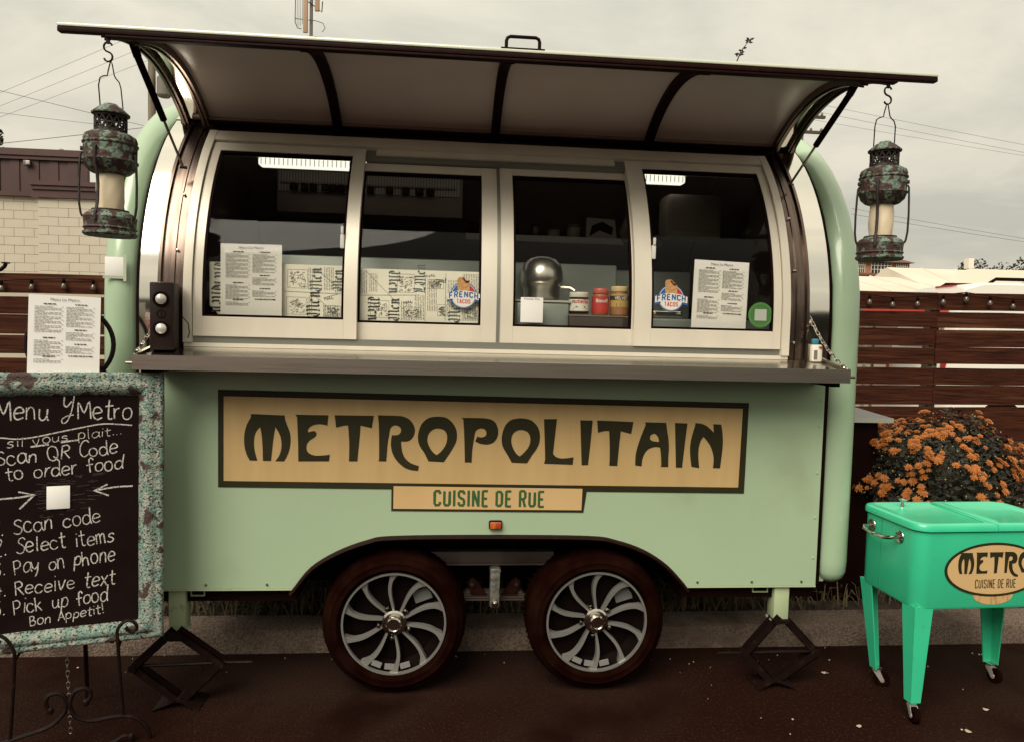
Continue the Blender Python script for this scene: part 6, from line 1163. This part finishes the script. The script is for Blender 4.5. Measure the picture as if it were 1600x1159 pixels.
part('parapet_cap', MB().box(-13.25, -7.15, 14.84, 15.10, 5.24, 5.32).box(-13.25, -7.13, 14.80, 15.14, 5.325, 5.475), FASC, bb)
part('parapet_drip', MB().box(-13.25, -8.04, 14.86, 15.0, 4.40, 4.495), FASC, bb)
part('annex_fascia', MB().box(-8.12, -4.1, 14.30, 14.44, 4.30, 4.47).box(-8.10, -4.12, 14.26, 14.42, 4.475, 4.56).box(-8.14, -4.08, 14.22, 14.46, 4.565, 4.665), FASC, bb)
fl_ = thing('flood_light', 'small grey flood light on the brown parapet', 'lamp', (-8.45, 14.85, 5.15))
part('housing', MB().box(-8.56, -8.42, 14.80, 14.88, 5.09, 5.21, bev=.01), mat('lamp_grey', (.12, .10, .09), .5), fl_); part('lens', MB().box(-8.49, -8.40, 14.77, 14.799, 5.11, 5.20, bev=.01), mat('lamp_lens', (.45, .41, .36), .3), fl_)
vt = thing('roof_vent', 'small grey vent on the roof of the block building', 'vent', (-8.0, 16, 5.3)); part('stack', MB().lathe([(.06, 5.0), (.06, 5.66), (.0005, 5.66)], (-8.3, 16, 0), 'Z', 12), INKL, vt); part('cowl', MB().lathe([(.10, 5.665), (.11, 5.70), (.03, 5.75), (.0005, 5.75)], (-8.3, 16, 0), 'Z', 12), INKL, vt)

# ------------------------------------------------------------------ far right: brick tower, white sheds
bt_ = thing('brick_tower', 'orange brick tower with large paned windows and brown hipped roof far right', 'tower', (46.2, 72, 0))
part('wall', MB().box(42.6, 49.25, 70.06, 78, 0, 9.35), BRICK, bt_)
rfm = MB(); rfm.add([(42.2, 69.6, 9.355), (49.6, 69.6, 9.355), (49.6, 78.4, 9.355), (42.2, 78.4, 9.355), (45.0, 73.5, 10.9), (46.8, 73.5, 10.9)], [(0, 1, 5, 4), (1, 2, 5), (2, 3, 4, 5), (3, 0, 4), (0, 3, 2, 1)]); rfm.sm = False; part('roof', rfm, mat('roof_brown', (.12, .055, .035), .8), bt_)
part('sill_band', MB().box(42.5, 49.35, 69.9, 70.05, 8.0, 8.2), mat('sill_red', (.22, .08, .05), .8), bt_)
for x0, x1 in ((43.0, 44.3), (45.0, 47.15), (47.75, 48.95)):
    w_ = part('window', MB().box(x0, x1, 69.98, 70.05, 8.22, 9.30), DGLASS, bt_); fm = MB(); k = x0
    while k < x1+.01: fm.box(k-.03, k+.03, 69.93, 69.979, 8.22, 9.30); k += (x1-x0)/6
    for zz in (8.6, 9.0): fm.box(x0, x1, 69.90, 69.929, zz-.025, zz+.025)
    part('frame', fm, WHITER, w_)
part('bay_panel', MB().box(45.9, 46.9, 69.8, 69.89, 8.25, 8.65), WHITER, bt_)
def shed(label, x0, x1, y0, y1, ze, zr, rib):
    t = thing('white_shed', label, 'shed', ((x0+x1)/2, (y0+y1)/2, 0)); ym = (y0+y1)/2
    part('wall', MB().box(x0+.3, x1-.3, y0+.2, y1-.2, 0, ze-.05), mat('shed_wall', (.13, .10, .075), .8), t)
    m = MB(); m.add([(x0, y0, ze), (x1, y0, ze), (x1, ym, zr), (x0, ym, zr), (x0, y1, ze), (x1, y1, ze), (x0, y0, ze-.15), (x1, y0, ze-.15), (x1, y1, ze-.15), (x0, y1, ze-.15)], [(0, 1, 2, 3), (3, 2, 5, 4), (0, 6, 7, 1), (5, 8, 9, 4), (0, 3, 4, 9, 6), (1, 7, 8, 5, 2)]); m.sm = False
    r_ = part('roof', m, WHITER, t); k = x0+rib; sm = MB()
    while k < x1: sm.add([(k-.04, y0, ze+.005), (k+.04, y0, ze+.005), (k+.04, ym, zr+.005), (k-.04, ym, zr+.005), (k, y0, ze+.09), (k, ym, zr+.09)], [(0, 4, 5, 3), (4, 1, 2, 5), (0, 1, 4), (3, 5, 2)]); k += rib
    part('roof_seams', sm, WHITER, r_)['kind'] = 'stuff'
    return t
shed('long low white metal roof shed beside the brick tower', 24.0, 35.2, 40, 52, 4.45, 5.82, 2.2)
s2 = shed('white metal shed with roof vent behind the white van', 32.6, 60.0, 40.5, 54, 4.2, 6.62, 2.6)
part('roof_stack', MB().box(38.95, 39.35, 47.4, 47.9, 6.76, 7.5), WHITE, s2)
dg = MB(); dg.add([(35.4, 39.4, 4.6), (40.6, 39.4, 4.6), (38.0, 39.4, 5.95), (35.4, 46, 5.55), (40.6, 46, 5.55), (38.0, 46, 6.6)], [(0, 1, 2), (1, 4, 5, 2), (0, 2, 5, 3)]); dg.sm = False; part('gable', dg, mat('gable_cream', (.60, .53, .42), .6), s2)

# ------------------------------------------------------------------ vehicles
def car(name, label, x, y, z0, L, Wd, Ht, paint, rz, cat, rack=False, van=False, group=None):
    t = thing(name, label, cat, (x, y, z0), group, None, rz); p = lambda n_, mb, m, par=t: part(n_, mb, m, par, local=True)
    h1 = Ht*.56; hl = L/2
    side = [(-hl, .32), (-hl-.02, h1*.82), (-hl+.05, h1), (-hl+(.25 if van else .35), Ht-.10), (-hl+.55, Ht-.01), (hl*.15 if not van else hl*.35, Ht), (hl*.30 if not van else hl*.5, Ht-.06), (hl*.56 if not van else hl*.72, h1+.03), (hl*.92, h1-.12), (hl, h1*.66), (hl, .32)]
    m = MB(); rows = []
    for yy, k in ((-Wd/2, .90), (-Wd/2+.06, 1.0), (Wd/2-.06, 1.0), (Wd/2, .90)):
        rows.append([(u*(1 if k == 1 else .985), yy*(1 if v < h1+.05 else .90), .32+(v-.32)*(1 if k == 1 else .985)) for u, v in side])
    m.grid(rows); n_ = len(side); m.f += [tuple(range(n_)), tuple(range(3*n_, 4*n_))]; m.f += [(0, n_, n_+n_-1, n_-1), (n_, 2*n_, 2*n_+n_-1, n_+n_-1), (2*n_, 3*n_, 3*n_+n_-1, 2*n_+n_-1)]
    p('body', m, paint)
    a, b = h1+.07, Ht-.14
    for s_ in (-1, 1):
        yy = s_*(Wd/2*.90+.004)
        cuts = [(-hl+.42, -hl*.42), (-hl*.40, hl*.02), (hl*.04, hl*.40)]
        for q, (u0, u1) in enumerate(cuts):
            sl = .18 if q == 2 else 0
            p('side_window', MB().prism([[(u0+(.0 if q else .06), a), (u1+sl, a), (u1-(.12 if q == 2 else 0), b), (u0+(.0 if q else .10), b)]], lambda u, v, w: (u, w, v), yy-.004, yy+.004), DGLASS)
    p('rear_window', MB().prism([[(-Wd*.36, a), (Wd*.36, a), (Wd*.32, b-.06), (-Wd*.32, b-.06)]], lambda u, v, w: (-hl+.05+(v-h1)*.5+w, u, v), -.03, -.012), DGLASS)
    p('windscreen', MB().prism([[(-Wd*.38, 0), (Wd*.38, 0), (Wd*.33, 1), (-Wd*.33, 1)]], lambda u, v, w: ((hl*.56 if not van else hl*.72)+((hl*.30 if not van else hl*.5)-(hl*.56 if not van else hl*.72))*(v*.8+.1)+w, u, h1+.03+(Ht-.06-h1-.03)*(v*.8+.1)+w), .006, .016), DGLASS)
    for s_ in (-1, 1):
        p('tail_light', MB().box(-hl-.03, -hl+.03, s_*Wd*.45-.06, s_*Wd*.45+.06, h1*.72, h1*1.0, bev=.02), mat('tail_red', (.35, .02, .015), .3))
        p('headlight', MB().box(hl-.06, hl+.01, s_*Wd*.38-.12, s_*Wd*.38+.12, h1*.62, h1*.76, bev=.02), mat('lamp_clear', (.6, .57, .5), .2))
        for u in (-hl*.62, hl*.62):
            w_ = p('wheel', MB().lathe([(.20, -.11), (.34, -.10), (.36, -.06), (.36, .06), (.34, .10), (.20, .11)], (u, s_*(Wd/2-.08), .36), 'Y', 24), RUBBER); p('rim', MB().lathe([(.20, -.115), (.17, -.09), (.0005, -.10)] if s_ < 0 else [(.0005, .10), (.17, .09), (.20, .115)], (u, s_*(Wd/2-.08), .36), 'Y', 16), ALLOY, w_)
    if rack:
        for s_ in (-1, 1): p('roof_rack', MB().tube([(-hl+.75, s_*Wd*.36, Ht-.01), (-hl+.85, s_*Wd*.36, Ht+.06), (hl*.1, s_*Wd*.36, Ht+.06), (hl*.2, s_*Wd*.36, Ht-.01)], .028, 8), BLACK)
        p('brake_light', MB().box(-hl+.42, -hl+.50, -.25, .25, Ht-.05, Ht-.015), mat('brake_red', (.3, .03, .02), .3))
    return t
car('white_van', 'white van with dark windows and black roof rack behind the right fence', 11.55, 8.4, .0, 4.7, 1.95, 2.56, WCAR, R(-6), 'van', True, True)
car('red_car', 'red car parked across the lot, mirrored in the left steel strip', -3.9, -10.5, 0, 4.5, 1.85, 1.75, RED, R(20), 'car')
def canopy(label, x0, x1, y, z, m1, m2):
    t = thing('market_canopy', label, 'canopy', ((x0+x1)/2, y, 0), 'canopies beyond the fence')
    part('valance', MB().box(x0, x1, y-.02, y+.02, z-.16, z), m1, t); part('roof_sheet', MB().add([(x0, y, z+.001), (x1, y, z+.001), (x1, y+2, z+.05), (x0, y+2, z+.05), (x0, y, z-.01), (x1, y, z-.01), (x1, y+2, z+.04), (x0, y+2, z+.04)], [(0, 1, 2, 3), (4, 7, 6, 5), (0, 4, 5, 1), (2, 6, 7, 3), (1, 5, 6, 2), (3, 7, 4, 0)]), m2, t)
    for px_ in (x0+.05, x1-.05):
        for py_ in (y+.03, y+1.95): part('canopy_post', MB().box(px_-.02, px_+.02, py_-.02, py_+.02, .03, z-.17), INKL, t)
canopy('red market canopy seen through the top gap of the right fence', 7.9, 9.3, 8.0, 2.16, RED, RED); canopy('small red and white canopy seen through the top gap of the fence further right', 9.75, 12.4, 8.0, 2.18, WHITE, RED)

# ------------------------------------------------------------------ poles, wires, mast
def util_pole(label, x, y, h, r, arms):
    t = thing('utility_pole', label, 'utility pole', (x, y, 0)); part('pole_shaft', MB().lathe([(r*1.15, 0), (r, h)], (x, y, 0), 'Z', 14), mat('pole_wood', (.20, .165, .12), .9, 0, (.14, .11, .08), 5, stretch=(4, 4, .5)), t)
    for z in arms:
        a = part('crossarm', MB().box(x-1.1, x+1.1, y-.12, y+.02, z-.06, z+.06), BARK, t)
        for k in (-.95, -.45, .45, .95): part('insulator', MB().lathe([(.03, z+.0605), (.06, z+.10), (.06, z+.16), (.03, z+.20), (.0005, z+.21)], (x+k, y-.05, 0), 'Z', 8), INKL, a)
    return t
pl1 = util_pole('weathered grey utility pole behind the left end of the trailer', -7.70, 20, 10.0, .105, [])
part('transformer', MB().lathe([(.16, 8.25), (.20, 8.3), (.20, 8.8), (.16, 8.85)], (-7.33, 19.95, 0), 'Z', 14), INKL, pl1)
util_pole('utility pole with crossarm and insulators behind the right end bow', 17.35, 30, 12.0, .12, [11.0, 11.7])
def wire(label, pts, r, group, sag):
    P = [Vector(p) for p in pts]; o = []
    a, b = P; d = (b-a); a2 = a-d*(2.2 if b.x < 0 else .03); b2 = b+d*(.25 if b.x < 0 else 2.0); n_ = 24
    for i in range(n_+1): t = i/n_; o.append(a2.lerp(b2, t)-Vector((0, 0, sag*(4*t*(1-t)-.8))))
    w_ = part('power_line', MB().tube(o, r, 5), INKL); return tag(w_, label, 'power line', group)
GL, GR = 'power lines over the left building', 'power lines on the right sky'
wire('topmost of the thin power lines rising to the right beside the left lantern', [(-14.846, 25, 9.56), (-10.6, 25, 11.577)], .006, GL, .10); wire('second of the power lines rising to the right behind the left lantern', [(-14.853, 25, 9.095), (-10.297, 25, 11.167)], .006, GL, .12); wire('third of the power lines rising to the right behind the left lantern', [(-14.859, 25, 8.708), (-10.146, 25, 10.707)], .006, GL, .15)
wire('thicker power line falling to the right behind the left lantern', [(-14.845, 25, 9.637), (-10.156, 25, 8.626)], .010, GL, .10); wire('lower power line falling gently to the right behind the left lantern', [(-14.857, 25, 8.863), (-11.614, 25, 8.555)], .008, GL, .10); wire('lowest dark power line above the brown parapet', [(-14.873, 25, 7.774), (-10.157, 25, 8.468)], .013, GL, .10)
for l, a, b, r_ in (('topmost power line right of the right bow', (18.259, 30, 12.146), (28.398, 30, 10.958), .008), ('second power line from the top right of the right bow', (17.955, 30, 11.83), (28.424, 30, 10.597), .008), ('third power line from the top right of the right bow', (17.976, 30, 11.429), (28.435, 30, 10.443), .007), ('fourth power line from the top behind the right lantern globe', (20.235, 30, 7.42), (28.714, 30, 6.541), .009), ('lowest power line behind the right lantern globe', (20.249, 30, 7.164), (28.725, 30, 6.384), .010)):
    wire(l, [a, b], r_, GR, .2)
mst = thing('antenna_mast', 'antenna mast with panels and a wire cage above the awning', 'antenna', (-3.05, 20, 0))
part('mast_pole', MB().lathe([(.055, 0), (.050, 13.2)], (-3.05, 20, 0), 'Z', 10), mat('mast_grey', (.16, .13, .11), .6), mst)
for x, z0, z1 in ((-3.20, 10.35, 12.6), (-2.86, 11.0, 12.8)): part('antenna_panel', MB().box(x-.07, x+.07, 19.86, 19.94, z0, z1, bev=.02), mat('panel_tan', (.42, .27, .17), .6), mst)
cg = MB()
for k in range(7): x = -3.50+k*.052; cg.tube([(x, 19.9, 10.50+.05*abs(k-2)), (x, 19.9, 11.35)], .006, 4)
cg.tube([(-3.62, 19.9, 11.42), (-3.3, 19.9, 11.36), (-3.05, 19.9, 11.22), (-2.80, 19.9, 11.05), (-2.72, 19.9, 10.98), (-2.70, 19.9, 11.3)], .016, 5); cg.tube([(-3.50, 19.9, 11.30), (-3.51, 19.9, 10.65), (-3.44, 19.9, 10.48), (-3.32, 19.9, 10.46)], .012, 5); cg.tube([(-3.5, 19.9, 10.75), (-2.9, 19.9, 10.72), (-2.68, 19.9, 10.66), (-2.62, 19.9, 10.52), (-2.70, 19.9, 10.40)], .010, 5)
part('wire_cage', cg, IRON, mst)

# ------------------------------------------------------------------ trees
def leaf_cloud(seed, n, rx, ry, rz_, cz, size, blobs=9):
    r2 = random.Random(seed); m = MB(); m.sm = False
    cs = [(Vector((r2.uniform(-.6, .6)*rx, r2.uniform(-.6, .6)*ry, cz+r2.uniform(-.65, .65)*rz_)), r2.uniform(.35, .6)) for _ in range(blobs)]
    for i in range(n):
        c, k = r2.choice(cs); d = Vector((r2.gauss(0, 1), r2.gauss(0, 1), r2.gauss(0, 1))).normalized()*(r2.random()**.4); p = c+Vector((d.x*rx*k, d.y*ry*k, d.z*rz_*k))
        nn = Vector((r2.gauss(0, 1), r2.gauss(0, 1), r2.gauss(0, 1))).normalized(); t1 = nn.orthogonal().normalized(); t2 = nn.cross(t1); s_ = size*r2.uniform(.6, 1.3)
        m.add([p-t1*s_, p+t2*s_*.6, p+t1*s_, p-t2*s_*.6], [(0, 1, 2, 3)])
    return m
def tree(label, x, y, h, rx, seed, n=1500, size=.22, group=None, crown=.62):
    t = thing('tree', label, 'tree', (x, y, 0), group); r2 = random.Random(seed)
    tk_ = MB(); tk_.tube([(0, 0, 0), (.05, 0, h*.35), (-.04, .03, h*.62), (0, 0, h*.9)], [h*.03, h*.022, h*.013, h*.004], 8)
    for k in range(6):
        a = k*1.05; z = h*(.38+.07*k); tk_.tube([(0, 0, z), (math.cos(a)*rx*.4, math.sin(a)*rx*.4, z+h*.10), (math.cos(a)*rx*.75, math.sin(a)*rx*.75, z+h*.17)], [h*.010, h*.006, h*.002], 5)
    part('trunk', tk_, BARK, t, local=True)
    part('crown', leaf_cloud(seed, n, rx, rx, h*crown/2, h*(1-crown/2), size), TREEL, t, local=True)
    return t
tree('leafy tree at the far left edge above the block building', -16.1, 25, 9.2, 1.25, 5, 2200, .13)
FT = 'far trees behind the white shed'
for i, (x, h, rx, lb) in enumerate([(66.3, 11.0, 2.0, 'leftmost of the far dark trees behind the white shed'), (69.2, 10.6, 2.1, 'second of the far dark trees behind the white shed'), (72.6, 11.7, 2.3, 'tallest far dark tree behind the white shed'), (76.4, 11.2, 2.4, 'far dark tree at the right edge behind the white shed')]):
    tree(lb, x, 84, h, rx, 30+i, 2200, .20, FT, .6)
sg_ = thing('sapling', 'thin leafy shoot rising above the awning near its right end', 'sapling', (4.88, 6, 0)); m = MB(); m.tube([(4.55, 6, .0), (4.62, 6, 2.2), (4.70, 6, 4.2), (4.80, 6, 5.0), (4.88, 6, 5.22), (5.0, 6, 5.38)], [.03, .025, .016, .010, .007, .003], 6); part('trunk', m, BARK, sg_)
lv = MB(); lv.sm = False; r2 = random.Random(8)
for k in range(30):
    t_ = r2.random(); p = Vector((4.70, 6, 4.2)).lerp(Vector((4.80, 6, 5.0)), t_) if k < 12 else Vector((4.82, 6, 5.12)).lerp(Vector((5.0, 6, 5.38)), t_); a = r2.uniform(0, 6.28); d = Vector((math.cos(a), math.sin(a)*.6, r2.uniform(-.3, .6))).normalized(); q = d.cross(Vector((0, 1, .3))).normalized(); s_ = .05
    lv.add([p, p+d*s_*.6+q*s_*.28, p+d*s_*1.3, p+d*s_*.6-q*s_*.28], [(0, 1, 2, 3)])
part('leaf', lv, TREEL, sg_)
BT_ = 'trees across the lot, mirrored in the steel'
t0 = tree('leafy tree across the lot, mirrored in the left steel strip', -9, -34, 4.6, 2.6, 51, 1500, .26, BT_, .8)
for i, (x, y, k, lb) in enumerate([(-13.5, -35, .9, 'low bushy tree across the lot left of the mirrored tree'), (-4.0, -38, .8, 'small tree across the lot behind the red car'), (2.0, -44, 1.0, 'tree across the lot straight behind the viewer'), (8.5, -40, 1.15, 'tall tree across the lot towards the right'), (14.0, -30, 1.25, 'tallest tree across the lot, mirrored in the right steel strip'), (19.5, -31, 1.1, 'broad tree across the lot at its right end'), (24, -34, 1.2, 'last tree across the lot on the right')]):
    c_ = copy_tree(t0); c_.location = (x, y, 0); c_.scale = (k, k, k); c_.rotation_euler = (0, 0, i*1.3); c_['label'] = lb
bpy.context.view_layer.update()
